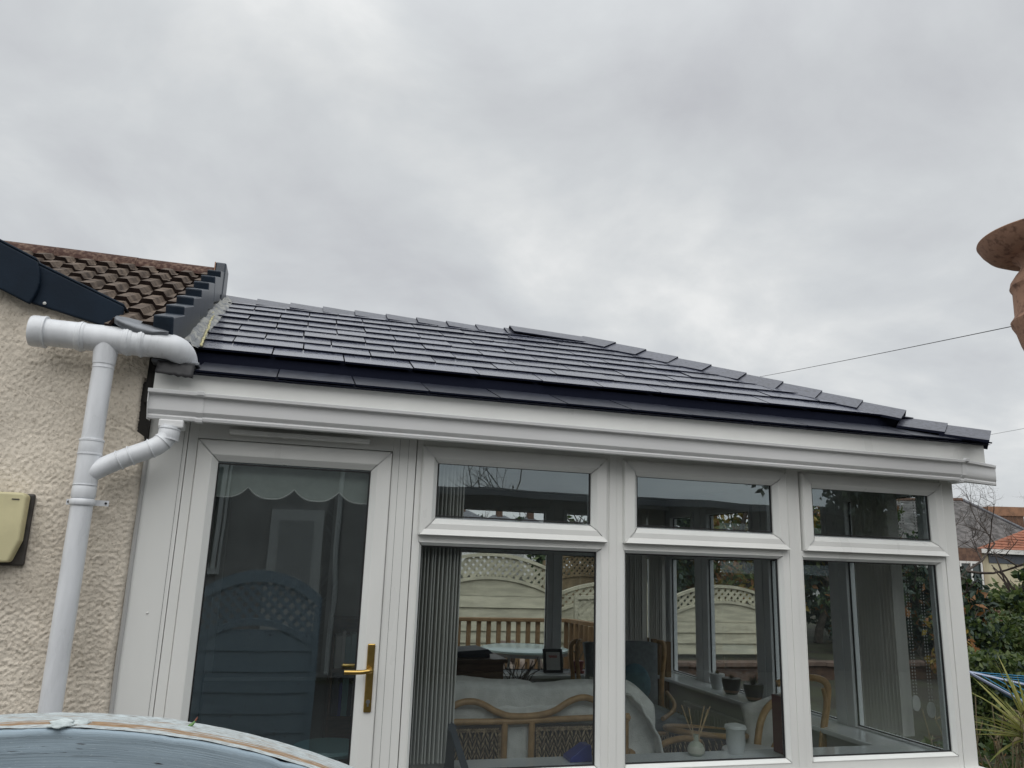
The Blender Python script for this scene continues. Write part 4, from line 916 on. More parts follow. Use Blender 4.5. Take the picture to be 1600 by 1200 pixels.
# armchair far corner
ac = thing('rattan_armchair', 'rattan armchair with grey back cushion in the far corner', 'armchair', (2.8, 2.5, 0))
m = MB(); m.grid(lambda u, v: (2.38+0.61*u, 2.52+0.06*sin(pi*u)*0 - 0.05*sin(pi*u)*sin(pi*v), 0.42+0.495*v-0.02*abs(2*u-1)**4), 14, 14); o = m.build('back_cushion', 'cushion_grey', ac, True, 180); o.modifiers.new('s', 'SOLIDIFY').thickness = 0.12
m = MB(); m.box(2.36, 2.98, 2.0, 2.50, 0.33, 0.44); m.build('seat_cushion', 'cushion_grey', ac, bevel=0.04, seg=3)
for dx_ in (0.0, 0.045):
    m = MB(); m.tube(smoothpath([(3.05+dx_*0.7, 2.56+dx_, 0.10), (3.03+dx_*0.7, 2.54+dx_, 0.55), (3.055+dx_*0.7, 2.54+dx_, 0.80), (3.06+dx_*0.7, 2.56+dx_, 0.885), (3.03, 2.60, 0.90)], 5), 0.017, 10); m.build('back_post', 'rattan', ac, True, 60)
m = MB(); m.tube(smoothpath([(3.06, 2.50, 0.52), (3.02, 2.30, 0.475), (2.90, 2.10, 0.45), (2.75, 1.96, 0.43)], 5), 0.016, 10); m.build('arm', 'rattan', ac, True, 60)
m = MB(); m.tube([(2.42, 2.0, 0.32), (3.0, 2.0, 0.32), (3.04, 2.55, 0.32)], 0.016, 8); m.tube([(2.98, 2.02, 0.32), (2.98, 2.0, 0)], 0.016, 8); m.build('seat_frame', 'rattan', ac, True, 60)
m = MB(); weave_panel(m, (3.01, 2.05, 0.06), (0, 1, 0), (0, 0, 1), (1, 0, 0), 0.46, 0.36); weave_panel(m, (2.50, 1.99, 0.06), (1, 0, 0), (0, 0, 1), (0, -1, 0), 0.46, 0.25); stuff(m.build('weave', 'weave', ac))
m = MB(); m.box(2.46, 3.0, 2.0, 2.02, 0.06, 0.31); m.box(2.98, 3.005, 2.05, 2.5, 0.06, 0.42); m.build('side_backing', 'weave_back', ac)
cu = MB(); cu.ellipsoid((2.72, 2.38, 0.60), (0.14, 0.07, 0.16), 16, 10); co_ = cu.build('cushion', 'cushion_teal', None, True, 180); tag(co_, 'dusty blue scatter cushion leaning on the grey armchair', 'cushion')
for dx_ in (0.0, 0.045):
    m = MB(); m.tube(smoothpath([(2.30-dx_*0.7, 2.56+dx_, 0.10), (2.32-dx_*0.7, 2.54+dx_, 0.55), (2.30-dx_*0.7, 2.54+dx_, 0.78), (2.315-dx_*0.7, 2.56+dx_, 0.885), (2.36, 2.60, 0.905)], 5), 0.017, 10); m.build('back_post', 'rattan', ac, True, 60)
m = MB(); m.tube(smoothpath([(2.30, 2.50, 0.52), (2.30, 2.30, 0.50), (2.32, 2.10, 0.47), (2.36, 1.96, 0.43)], 5), 0.016, 10); m.build('arm', 'rattan', ac, True, 60)
# chair by the right window
ch = thing('rattan_chair', 'rattan chair with pale cushion between the second and third windows', 'chair', (3.0, 0.9, 0))
m = MB(); m.tube(smoothpath([(2.76, 0.82, 0.05), (2.78, 0.83, 0.35), (2.82, 0.85, 0.56), (2.88, 0.88, 0.66), (2.98, 0.93, 0.712), (3.10, 1.0, 0.735)], 6), 0.021, 12); m.build('arm', 'rattan', ch, True, 60)
m = MB(); m.tube(smoothpath([(2.80, 0.80, 0.30), (2.88, 0.82, 0.45), (2.96, 0.86, 0.52), (3.06, 0.92, 0.56)], 6), 0.015, 10); m.build('arm_brace', 'rattan', ch, True, 60)
m = MB(); m.tube(smoothpath([(3.10, 1.06, 0.80), (3.26, 1.0, 0.845), (3.36, 0.92, 0.825), (3.345, 0.90, 0.70), (3.29, 0.88, 0.50), (3.26, 0.86, 0.06)], 6), 0.022, 12); m.build('back_frame', 'rattan', ch, True, 60)
m = MB(); m.tube(smoothpath([(3.30, 0.87, 0.80), (3.31, 0.865, 0.70), (3.26, 0.85, 0.55), (3.22, 0.83, 0.40)], 5), 0.013, 8); m.build('arm_brace', 'rattan', ch, True, 60)
m = MB(); m.grid(lambda u, v: (2.84+0.40*u, 1.02-0.06*u-0.05*sin(pi*u)*sin(pi*v), 0.36+0.46*v - 0.14*(1-u)*v), 12, 12); o = m.build('back_cushion', 'throw', ch, True, 180); o.modifiers.new('s', 'SOLIDIFY').thickness = 0.09
m = MB(); m.box(2.80, 3.24, 0.60, 1.0, 0.28, 0.38); m.build('seat_cushion', 'throw', ch, bevel=0.04, seg=3)
m = MB(); m.tube([(2.78, 0.62, 0.26), (3.26, 0.62, 0.26), (3.26, 1.0, 0.26), (2.78, 1.0, 0.26), (2.78, 0.62, 0.26)], 0.016, 8)
for xx, yy in ((2.78, 0.62), (3.26, 0.62), (3.26, 1.0), (2.78, 1.0)): m.tube([(xx, yy, 0.26), (xx, yy, 0.0)], 0.016, 8)
m.build('seat_frame', 'rattan', ch, True, 60)
# wicker footstool / tub
st = thing('wicker_stool', 'low round wicker stool with rattan rim behind the reed diffuser', 'stool', (2.62, 1.12, 0))
rim = [(2.62+0.26*cos(a), 1.12+0.20*sin(a), 0.515+0.025*cos(a+2.6)) for a in [2*pi*k/28 for k in range(28)]]
m = MB(); m.tube(rim, 0.017, 8, closed=True); m.build('rim', 'rattan', st, True, 60)
m = MB()
for k in range(40):
    a = 2*pi*k/40; c_ = Vector((2.62+0.245*cos(a), 1.12+0.185*sin(a), 0)); tgn = Vector((-sin(a), cos(a), 0)); nr = Vector((cos(a), sin(a), 0))
    weave_panel(m, c_ - tgn*0.018 + Vector((0, 0, 0.02)), tgn, (0, 0, 1), nr, 0.036, 0.48)
stuff(m.build('weave', 'weave', st))
m = MB(); m.lathe([(0.20, 0.0), (0.225, 0.25), (0.225, 0.50)], (0, 0, 0), 28); 
for i_, p in enumerate(m.v): m.v[i_] = (2.62+p[0]*1.05, 1.12+p[1]*0.80, p[2])
m.build('inner_drum', 'weave_back', st, True)
# second smaller rattan arm piece near the throw
m = MB(); m.tube(smoothpath([(2.10, 0.78, 0.50), (2.20, 0.80, 0.535), (2.32, 0.82, 0.545), (2.42, 0.84, 0.52)], 6), [0.018]*19, 10); m.build('armrest', 'rattan', sofa, True, 60)
# white pieces on the front window board and table
tb = thing('side_table', 'small round white topped table beside the rattan chair', 'table', (2.62, 0.62, 0))
m = MB(); m.lathe([(0.17, 0.475), (0.175, 0.485), (0.17, 0.498)], (2.68, 0.70, 0), 28); m.build('table_top', 'pot_white', tb, True)
m = MB(); m.tube([(2.68, 0.70, 0), (2.68, 0.70, 0.478)], 0.022, 10); m.lathe([(0.14, 0.0), (0.12, 0.02), (0.02, 0.03)], (2.68, 0.70, 0), 20); m.build('pedestal', 'wood_dark', tb, True)
di = thing('reed_diffuser', 'round glass reed diffuser with thin sticks on the front sill', 'diffuser', (2.037, 0.19, 0.575))
m = MB(); m.lathe([(0.026, 0.0), (0.040, 0.012), (0.042, 0.030), (0.033, 0.052), (0.014, 0.066), (0.0125, 0.092), (0.015, 0.096)], (2.037, 0.19, 0.5755), 20); m.build('bottle', 'bottle', di, True)
m = MB(); m.lathe([(0.0415, 0.014), (0.0428, 0.030), (0.038, 0.043)], (2.037, 0.19, 0.5755), 20, False); m.build('bottle_label', 'label', di, True)
for (dx_, hh_) in ((-0.082, 0.235), (-0.022, 0.215), (0.050, 0.228), (0.072, 0.228), (0.060, 0.215)):
    m = MB(); m.tube([(2.037-dx_*0.10, 0.19, 0.60), (2.037+dx_, 0.19+random.uniform(-0.03, 0.03), 0.575+hh_)], 0.0026, 6); m.build('reed', 'reed', di)
m = MB(); m.lathe([(0.036, 0.0), (0.048, 0.05), (0.046, 0.105), (0.056, 0.120), (0.052, 0.124)], (2.265, 0.20, 0.5755), 22); jj = m.build('jar', 'pot_white', None, True); tag(jj, 'white china jar on the front sill beside the reed diffuser', 'jar')
lid_ = MB(); lid_.lathe([(0.054, 0.125), (0.05, 0.132), (0.01, 0.142)], (2.265, 0.20, 0.5755), 22); lid_.build('lid', 'pot_white', jj, True)
bk = thing('picture_frame', 'dark red edged picture frame standing at the right of the second window', 'picture frame', (2.45, 0.15, 0.575))
MB().box(2.500, 2.528, 0.12, 0.215, 0.576, 0.850).build('frame_board', 'black', bk, bevel=0.003); MB().box(2.491, 2.4995, 0.12, 0.215, 0.576, 0.850).build('frame_edge', 'book_red', bk)
# dark folding stand and blue object on the front board
fsd = thing('folding_stand', 'slate blue folding stand on the sill beside the open blind', 'stand', (0.80, 0.09, 0.576))
MB().hexa([(0.758, 0.086, 0.577), (0.800, 0.086, 0.577), (0.800, 0.106, 0.577), (0.758, 0.106, 0.577), (0.764, 0.086, 0.748), (0.797, 0.086, 0.748), (0.797, 0.106, 0.748), (0.764, 0.106, 0.748)]).build('leg', 'black', fsd)
m = MB(); m.hexa([(0.836, 0.080, 0.577), (0.868, 0.080, 0.577), (0.868, 0.098, 0.577), (0.836, 0.098, 0.577), (0.768, 0.080, 0.750), (0.798, 0.080, 0.750), (0.798, 0.098, 0.750), (0.768, 0.098, 0.750)]); m.build('leg', 'slate_blue', fsd, bevel=0.003)
MB().tube([(0.782, 0.074, 0.752), (0.782, 0.110, 0.752)], 0.018, 16).build('hinge', 'slate_blue', fsd)
m = MB(); m.add([(1.36, 0.14, 0.576), (1.47, 0.14, 0.576), (1.47, 0.24, 0.576), (1.36, 0.24, 0.576), (1.44, 0.15, 0.645), (1.47, 0.15, 0.645), (1.47, 0.23, 0.645), (1.44, 0.23, 0.645), (1.36, 0.14, 0.592), (1.36, 0.24, 0.592)],
             [(3, 2, 1, 0), (0, 1, 5, 4, 8), (1, 2, 6, 5), (2, 3, 9, 7, 6), (4, 5, 6, 7), (8, 4, 7, 9), (0, 8, 9, 3)]); bo = fixn(m.build('tool_case', 'blue_plastic', None, bevel=0.004)); tag(bo, 'bright blue plastic wedge on the front sill of the first window', 'case')
for o_ in (di, jj, bk, fsd, bo): o_.location.z += 0.030   # all stand on the front window board
# cabinet, folder, rear sill pieces
cb_ = thing('cabinet', 'dark brown wooden cabinet at the rear seen through the first window', 'cabinet', (1.42, 2.7, 0))
MB().box(1.10, 1.675, 2.45, 2.95, 0.0, 0.755).build('carcass', 'wood_dark', cb_); MB().box(1.06, 1.70, 2.42, 2.98, 0.756, 0.785).build('top', 'wood_dark', cb_, bevel=0.004)
MB().box(1.14, 1.62, 2.438, 2.449, 0.08, 0.70).build('door_panel', 'wood_dark', cb_, bevel=0.004)
fl = thing('ring_binder', 'dark navy folders stacked on the brown cabinet', 'folder', (1.45, 2.7, 0.787))
MB().box(1.28, 1.58, 2.50, 2.80, 0.787, 0.812).build('folder', 'navy', fl, bevel=0.004); MB().hexa([(1.30, 2.48, 0.813), (1.61, 2.52, 0.813), (1.57, 2.82, 0.813), (1.28, 2.78, 0.813), (1.30, 2.48, 0.832), (1.57, 2.52, 0.845), (1.54, 2.82, 0.845), (1.28, 2.78, 0.832)]).build('folder', 'navy', fl)
pf = thing('picture_frame', 'small black framed card with red script on the rear sill', 'picture frame', (2.34, 3.24, 0.5755))
MB().hexa([(2.255, 3.22, 0.576), (2.435, 3.22, 0.576), (2.435, 3.235, 0.576), (2.255, 3.235, 0.576), (2.255, 3.26, 0.770), (2.435, 3.26, 0.770), (2.435, 3.275, 0.770), (2.255, 3.275, 0.770)]).build('frame_board', 'black', pf, bevel=0.003)
MB().hexa([(2.282, 3.2185, 0.60), (2.408, 3.2185, 0.60), (2.408, 3.224, 0.60), (2.282, 3.224, 0.60), (2.282, 3.2495, 0.745), (2.408, 3.2495, 0.745), (2.408, 3.255, 0.745), (2.282, 3.255, 0.745)]).build('card', 'paper', pf)
m = MB(); pts = [(2.305+0.0035*i, 3.241-0.001, 0.708+0.012*sin(i*1.25)*(1 if i % 5 else 1.5)) for i in range(22)]; m.tube(pts, 0.0025, 5); m.build('script_line', 'red_print', pf)
MB().hexa([(2.275, 3.235, 0.58), (2.415, 3.235, 0.58), (2.415, 3.315, 0.576), (2.275, 3.315, 0.576), (2.33, 3.272, 0.70), (2.36, 3.272, 0.70), (2.36, 3.276, 0.70), (2.33, 3.276, 0.70)]).build('strut', 'black', pf)
rp = thing('plant_pot', 'small dark red pot with a sprouting seedling on the rear sill', 'pot plant', (2.575, 3.22, 0.5755))
m = MB(); m.lathe([(0.050, 0), (0.056, 0.022), (0.034, 0.024), (0.044, 0.085), (0.048, 0.086), (0.048, 0.10), (0.040, 0.10)], (2.575, 3.22, 0.5755), 20); m.build('pot', 'red_clay', rp, True)
m = MB()
for a in (0.3, 2.2, 4.4): m.tube(smoothpath([(2.575, 3.22, 0.67), (2.575+0.02*cos(a), 3.22+0.02*sin(a), 0.71), (2.575+0.05*cos(a), 3.22+0.04*sin(a), 0.745)], 3), 0.003, 5); m.ellipsoid((2.575+0.055*cos(a), 3.22+0.044*sin(a), 0.75), (0.016, 0.010, 0.006), 6, 4)
m.build('sprout', 'leaf_dark', rp)
tw = thing('twig_bowl', 'bowl of bare dark twigs behind the sofa before the rear sill', 'twigs', (1.78, 2.55, 0.0))
m = MB(); m.lathe([(0.08, 0.40), (0.12, 0.50), (0.10, 0.54)], (1.80, 2.55, 0), 18); m.lathe([(0.10, 0.0), (0.03, 0.03), (0.03, 0.40)], (1.80, 2.55, 0), 14); m.build('bowl', 'red_clay', tw, True)
m = MB(); rnd = random.Random(3)
for k in range(26):
    a = rnd.uniform(0, 2*pi); rr = rnd.uniform(0.06, 0.24); hh_ = rnd.uniform(0.10, 0.26); p = [Vector((1.80, 2.55, 0.52))]
    for q in range(1, 6): p.append(Vector((1.80+rr*cos(a)*q/5+rnd.uniform(-0.02, 0.02), 2.55+rr*sin(a)*q/5+rnd.uniform(-0.02, 0.02), 0.52+hh_*q/5)))
    m.tube(smoothpath(p, 2), 0.0036, 4, False)
stuff(m.build('twigs', 'twig', tw))
# pots on the right window board
def pot(name, label, x, y, r, hgt, m1, leafy):
    t = thing(name, label, 'pot plant', (x, y, 0.576))
    m = MB(); m.lathe([(r*0.62, 0), (r*0.82, hgt*0.28), (r*0.98, hgt*0.75), (r, hgt), (r*0.86, hgt)], (x, y, 0.576), 20); m.build('pot', m1, t, True)
    if m1 == 'dark_pot':
        m = MB(); m.lathe([(r*0.70, hgt*0.10), (r*0.845, hgt*0.27)], (x, y, 0.5762), 20, False); m.build('pot_band', 'pot_base', t, True)
    m = MB(); q = random.Random(int(x*1000+y*77))
    for k in range(46):
        a = q.uniform(0, 2*pi); el_ = q.uniform(0.2, 1.4); L_ = q.uniform(0.5, 1.0)*leafy; d = Vector((cos(a)*cos(el_), sin(a)*cos(el_), sin(el_)*0.8)); b = Vector((x, y, 0.576+hgt*0.97)); s_ = d.cross(Vector((0, 0, 1))).normalized()*0.007
        m.add([b-s_, b+s_, b+d*L_], [(0, 1, 2)])
    stuff(m.build('leaves', 'leaf_dark' if leafy > 0.06 else 'leaf_dry', t)); return t
pot('plant_pot', 'dark round pot with dried plant on the right sill left of its twin', 3.38, 2.06, 0.072, 0.115, 'dark_pot', 0.05)
pot('plant_pot', 'dark round pot with spiky green plant on the right sill nearest the rattan chair', 3.38, 1.76, 0.072, 0.115, 'dark_pot', 0.11)
pot('plant_pot', 'small white pot half hidden behind the dried plant on the right sill', 3.40, 2.30, 0.060, 0.115, 'pot_white', 0.05)
# radiator under the right window board
ra = thing('radiator', 'white panel radiator under the right hand window sill', 'radiator', (3.27, 1.9, 0))
MB().box(3.255, 3.297, 1.0, 2.6, 0.10, 0.44).build('panel', 'radiator', ra, bevel=0.006)
m = MB()
for k in range(38): m.box(3.248, 3.254, 1.03+k*0.041, 1.055+k*0.041, 0.13, 0.41)
stuff(m.build('ribs', 'radiator', ra))
# inside the door
dt = thing('side_table', 'round teal topped stool inside the door at the bottom right', 'stool', (0.30, 0.75, 0)); m = MB(); m.lathe([(0.17, 0.55), (0.18, 0.565), (0.17, 0.58)], (0.30, 0.75, 0), 28); m.build('table_top', 'teal', dt, True)
m = MB()
for k in range(3): a = 2*pi*k/3; m.tube([(0.30+0.06*cos(a), 0.75+0.06*sin(a), 0.55), (0.30+0.16*cos(a), 0.75+0.16*sin(a), 0.0)], 0.012, 8)
m.build('legs', 'wood_dark', dt)
bc = thing('bookcase', 'dark bookcase with blue books behind the door glass', 'bookcase', (0.55, 2.6, 0))
m = MB(); m.box(0.40, 0.42, 2.6, 2.9, 0, 1.05); m.box(1.0, 1.02, 2.6, 2.9, 0, 1.05); m.box(0.42, 1.0, 2.88, 2.9, 0, 1.05)
for zz in (0.02, 0.35, 0.68, 1.03): m.box(0.42, 1.0, 2.6, 2.88, zz, zz+0.02)
m.build('carcass', 'wood_dark', bc)
q = random.Random(2)
for zz in (0.37, 0.70):
    x = 0.43
    while x < 0.95:
        w_ = q.uniform(0.022, 0.05); MB().box(x, x+w_-0.002, 2.62, 2.80, zz, zz+q.uniform(0.20, 0.28)).build('book', q.choice(['navy', 'blue_plastic', 'teal', 'paper', 'book_red']), bc); x += w_

# ================================================================== GARDEN
def fence_panel(cx, y, w, zb, zs, rise, mat_, label, group=None, lat=0.26, concave=False, boards=0.165, parent_rot=0.0):
    """Lattice-top panel facing the conservatory: boards, curved rails, diagonal lattice, frame stiles."""
    t = thing('lattice_fence', label, 'fence panel', (cx, y, zb), group); t.rotation_euler = (0, 0, 0)
    x0, x1 = -w/2, w/2; sgn = -1 if concave else 1
    def arc(x, z0): return z0 + (rise*(1-(2*x/w)**2) if not concave else rise*((x-x0)/w)**2)
    H = zs-zb
    def loc(m, name, mt=mat_): return link(name, m.mesh(name, mt), t)
    # boards, each lapping the one below
    nb = int((H-lat)/boards); lap = 0.012
    for k in range(nb):
        m = MB(); z0 = k*boards; m.hexa([(x0+0.03, -0.030, z0), (x1-0.03, -0.030, z0), (x1-0.03, 0.004, z0), (x0+0.03, 0.004, z0), (x0+0.03, 0.0, z0+boards+lap), (x1-0.03, 0.0, z0+boards+lap), (x1-0.03, 0.008, z0+boards+lap), (x0+0.03, 0.008, z0+boards+lap)])
        loc(m, 'board')
    zt = nb*boards
    m = MB(); n = 20; xs_ = [x0+0.03+(w-0.06)*i/n for i in range(n+1)]
    m.add([(x, -0.008, zt) for x in xs_] + [(x, -0.004, max(zt+0.01, arc(x, H-lat))) for x in xs_], [(i, i+1, n+2+i, n+1+i) for i in range(n)]); loc(m, 'arched_board')
    for nm, zo, th_ in (('lower_rail', H-lat, 0.045), ('top_rail', H, 0.05)):
        m = MB()
        for i in range(n):
            a, b = xs_[i], xs_[i+1]; za, zb_ = arc(a, zo), arc(b, zo)
            m.hexa([(a, -0.035, za-th_), (b, -0.035, zb_-th_), (b, 0.03, zb_-th_), (a, 0.03, za-th_), (a, -0.035, za), (b, -0.035, zb_), (b, 0.03, zb_), (a, 0.03, za)])
        loc(m, nm)
    for xa in (x0, x1-0.045):
        m = MB(); m.box(xa, xa+0.045, -0.032, 0.032, 0, arc(xa+0.02, H)); loc(m, 'stile')
    for xa in (x0+w*0.3, x0+w*0.7):
        m = MB(); m.box(xa, xa+0.04, 0.010, 0.03, 0, H-lat); loc(m, 'batten')
    m = MB(); sp_ = 0.115; k = -30
    for dirn in (1, -1):
        yy = -0.006 if dirn > 0 else 0.006
        for k in range(-20, 40):
            xs0 = x0 + k*sp_
            pts = []
            # walk the strip and keep the stretch between the two rails
            seg = None; N = 40
            for q in range(N+1):
                s = q/N*2.2 - 0.4; x = xs0 + dirn*s*0.707 + (0 if dirn > 0 else 0); z = (H-lat-0.1) + s*0.707
                inside = (x0+0.03 < x < x1-0.03) and (arc(x, H-lat)-0.02 < z < arc(x, H)-0.02)
                if inside: seg = (seg[0], (x, z)) if seg else ((x, z), (x, z))
            if seg and seg[0] != seg[1]:
                (xa, za), (xb, zb2) = seg; nx_, nz_ = (-0.707*0.0225*dirn, 0.707*0.0225)
                m.poly_prism([(xa-nx_, yy, za-nz_), (xb-nx_, yy, zb2-nz_), (xb+nx_, yy, zb2+nz_), (xa+nx_, yy, za+nz_)], (0, 0.008, 0))
    stuff(loc(m, 'lattice')); return t
def post(x, y, zb, zt, m, label, group=None, w=0.10):
    o = MB().box(x-w/2, x+w/2, y-w/2, y+w/2, zb, zt).build('fence_post', m, None, bevel=0.006); c_ = MB().box(x-w*0.6, x+w*0.6, y-w*0.6, y+w*0.6, zt+0.001, zt+0.025).build('post_cap', m, o); tag(o, label, 'fence post', group)
FG = 'cream lattice topped fence panels'
fence_panel(3.00, 8.0, 1.83, -0.15, 1.43, 0.20, 'fence_cream', 'tall cream lattice topped panel behind the deck railing', FG, lat=0.34)
fence_panel(1.08, 8.0, 1.83, -0.15, 1.43, 0.20, 'fence_cream', 'cream lattice topped panel left of the tall one, behind the cabinet', FG, lat=0.34)
fence_panel(7.02, 8.25, 1.83, 0.16, 1.05, 0.20, 'fence_cream', 'arched cream lattice panel above the stone wall, centre of the second window', FG, lat=0.25)
fence_panel(5.03, 8.25, 1.83, 0.16, 1.05, 0.20, 'fence_cream', 'cream lattice panel left of the slim post, behind the armchair', FG, lat=0.25)
fence_panel(8.33, 8.25, 0.52, 0.16, 1.05, 0.06, 'fence_cream', 'cream lattice panel at the right edge of the second window', FG, lat=0.25)
post(6.03, 8.22, 0.0, 1.04, 'fence_cream', 'slim cream post between two lattice panels in the second window', 'cream fence posts')
post(8.01, 8.22, 0.0, 1.04, 'fence_cream', 'slim cream post at the right of the second window', 'cream fence posts')
post(4.03, 8.0, -0.15, 1.34, 'fence_cream', 'cream post at the right end of the tall lattice panel', 'cream fence posts')
fence_panel(4.75, 7.4, 1.30, -0.10, 1.06, 0.24, 'fence_cream', 'cream lattice gate with upswept top right of the window post', None, lat=0.34, concave=True)
fence_panel(6.05, 12.0, 1.83, -0.15, 1.55, 0.18, 'lattice_brown', 'brown lattice topped panel far behind the cream gate', None, lat=0.42)
fence_panel(7.95, 12.0, 1.83, -0.15, 1.55, 0.18, 'lattice_brown', 'brown lattice topped panel furthest right behind the cream gate', None, lat=0.42)
# deck and balustrade
dk_ = thing('deck_railing', 'brown timber deck railing with square balusters behind the rear windows', 'railing', (2.4, 5, -0.02))
MB().box(0.9, 3.10, 4.955, 5.055, 0.868, 0.905).build('handrail', 'deck_wood', dk_, bevel=0.006); MB().box(0.9, 3.10, 4.985, 5.025, 0.05, 0.10).build('bottom_rail', 'deck_wood', dk_)
k = 0
bm_ = MB().box(-0.021, 0.021, -0.021, 0.021, 0.0, 0.768).mesh('baluster', 'deck_wood')
dw = wloc(dk_)
for k in range(20):
    o = link('baluster', bm_, dk_); o.location = Vector((0.98+0.112*k, 5.005, 0.10)) - dw
for k in range(18):
    o = link('baluster', bm_, dk_); o.location = Vector((3.13+0.01*k, 4.90-0.115*k, 0.10)) - dw
MB().hexa([(3.08, 5.0, 0.868), (3.18, 5.0, 0.868), (3.42, 2.9+0.9, 0.868), (3.32, 2.9+0.9, 0.868), (3.08, 5.0, 0.905), (3.18, 5.0, 0.905), (3.42, 3.8, 0.905), (3.32, 3.8, 0.905)]).build('handrail', 'deck_wood', dk_)
dkb = MB()
for k in range(14): dkb.box(0.5, 3.3, 3.45+0.11*k, 3.553+0.11*k, -0.06, -0.02)
deck = structure(dkb.build('deck', 'deck_wood'))
# patio table
pt = thing('patio_table', 'round glass topped patio table outside the rear window', 'table', (2.28, 3.95, -0.02))
m = MB(); m.lathe([(0.40, 0.700), (0.42, 0.705), (0.42, 0.722), (0.405, 0.727)], (2.30, 3.95, -0.02), 40); m.build('table_top', 'glass_table', pt, True, 40)
m = MB(); m.lathe([(0.405, 0.672), (0.415, 0.672), (0.415, 0.699), (0.405, 0.699)], (2.30, 3.95, -0.02), 40, False)
for k in range(4): a = pi/4+pi/2*k; m.tube([(2.30+0.30*cos(a), 3.95+0.30*sin(a), 0.66), (2.30+0.38*cos(a), 3.95+0.38*sin(a), -0.02)], 0.015, 8)
m.build('table_frame', 'alu', pt)
# stones and logs behind the railing
q = random.Random(5); sg = 'rounded stones piled behind the deck railing'
for k in range(46):
    x = q.uniform(2.2, 3.7); 
    r_ = q.uniform(0.06, 0.13); zz = -0.13 + r_*0.6 + q.random()**1.4*0.66*max(0.1, 1-abs(x-2.75)/1.2)
    o = MB().ellipsoid((x, 5.9+q.uniform(-0.25, 0.35), zz), (r_*1.2, r_, r_*0.8), 8, 6, 0.35, k).build('stone', 'stone', None, True, 180); tag(o, 'rounded brown and grey stone in the pile behind the deck railing', 'stone', sg)
# low brick wall with coping under the far fence
gw = thing('garden_wall', 'low dark brick garden wall with stone coping under the cream fence', 'wall', (8, 7.7, -0.2))
MB().box(4.2, 16, 7.55, 7.75, -0.9, 0.06).build('wall_body', 'brick_dark', gw)
cpm = MB().box(0, 0.59, -0.16, 0.16, 0, 0.055).mesh('coping_stone', 'coping'); gww = wloc(gw)
for k in range(19): o = link('coping_stone', cpm, gw); o.location = Vector((4.2+0.6*k, 7.65, 0.064+random.uniform(-0.006, 0.006))) - gww
# raised earth behind wall
structure(MB().box(4.2, 40, 7.75, 40, -0.6, 0.10).build('raised_bed', 'soil'))

# ---- vegetation
def leaves(mb, pts, size, rng, droop=0.0, elong=1.5, slots=1, weights=None):
    for p in pts:
        a = Vector((rng.gauss(0, 1), rng.gauss(0, 1), rng.gauss(0, 1)-droop)).normalized(); b = a.orthogonal().normalized(); b = (Matrix.Rotation(rng.uniform(0, 6.28), 3, a) @ b)
        s = size*rng.uniform(0.55, 1.25); p = Vector(p)
        mb.cur = rng.choices(range(slots), weights)[0] if slots > 1 else 0
        c = a.cross(b)*s*0.12
        mb.add([p, p+a*s*elong*0.5+b*s*0.42+c, p+a*s*elong, p+a*s*elong*0.5-b*s*0.42+c], [(0, 1, 2, 3)])
def blob_pts(c, r, n, rng, nb=9):
    """points gathered in clumps inside an ellipsoid"""
    c = Vector(c); cl = []
    for k in range(nb):
        d = Vector((rng.gauss(0, 1), rng.gauss(0, 1), rng.gauss(0, 1))).normalized()*rng.uniform(0.35, 0.95); cl.append((c+Vector((d.x*r[0], d.y*r[1], d.z*r[2])), rng.uniform(0.22, 0.42)))
    out = []
    for k in range(n):
        cc, cr = rng.choice(cl); d = Vector((rng.gauss(0, 1), rng.gauss(0, 1), rng.gauss(0, 1))).normalized()*(rng.random()**0.4)*cr
        out.append(cc + Vector((d.x*r[0], d.y*r[1], d.z*r[2])))
    return out
def branch(mb, p, d, L, r, depth, rng, spread=0.6, tips=None, lift=0.12):
    pts = [p]; q = p.copy(); dd = d.copy()
    for k in range(4):
        dd = (dd + Vector((rng.gauss(0, 0.16), rng.gauss(0, 0.16), rng.gauss(0, 0.10)+lift*0.3))).normalized(); q = q + dd*L/4; pts.append(q.copy())
    mb.tube(pts, [r*(1-0.13*k) for k in range(5)], 5 if depth > 1 else 3, False)
    if tips is not None and depth <= 1: tips += pts[1:]
    if depth <= 0: return
    for k in range(rng.choice((2, 3, 3))):
        i = rng.choice((2, 3, 4)); nd = (dd + Vector((rng.gauss(0, spread), rng.gauss(0, spread), rng.gauss(0, spread*0.7)+lift))).normalized()
        branch(mb, pts[i], nd, L*rng.uniform(0.6, 0.82), r*0.58, depth-1, rng, spread, tips, lift)
def tree(name, label, x, y, z0, hgt, rad, mats_, w, n, leaf, seed, cat='tree', trunk_r=0.10, group=None, nb=14, low=0.25, depth=3):
    rng = random.Random(seed); t = thing(name, label, cat, (x, y, z0), group); m = MB(); tips = []
    branch(m, Vector((x, y, z0)), Vector((0, 0, 1)), hgt*0.45, trunk_r, depth, rng, 0.45, tips, 0.25); m.build('trunk', 'bark', t, True)
    m = MB(); pts = blob_pts((x, y, z0+hgt*(0.5+low/2)), (rad, rad, hgt*(0.5-low/2)), n, rng, nb); leaves(m, pts, leaf, rng, 0.2, slots=len(mats_), weights=w); m.build('crown', mats_, t); return t
TG2 = 'trees beyond the garden fence'
GOLD = ['foliage_gold', 'foliage_light', 'foliage', 'foliage_rust']
tree('beech_tree', 'golden leaved tree behind the arched cream panel in the second window', 9.6, 11.2, 0.1, 4.3, 1.7, GOLD, [5, 3, 2, 1], 4200, 0.13, 11, group=TG2, nb=22, low=0.1)
tree('beech_tree', 'rust and gold leaved tree above the slim cream post', 8.0, 11.4, 0.1, 3.9, 1.3, GOLD, [3, 2, 2, 4], 3000, 0.13, 12, group=TG2, nb=18, low=0.1)
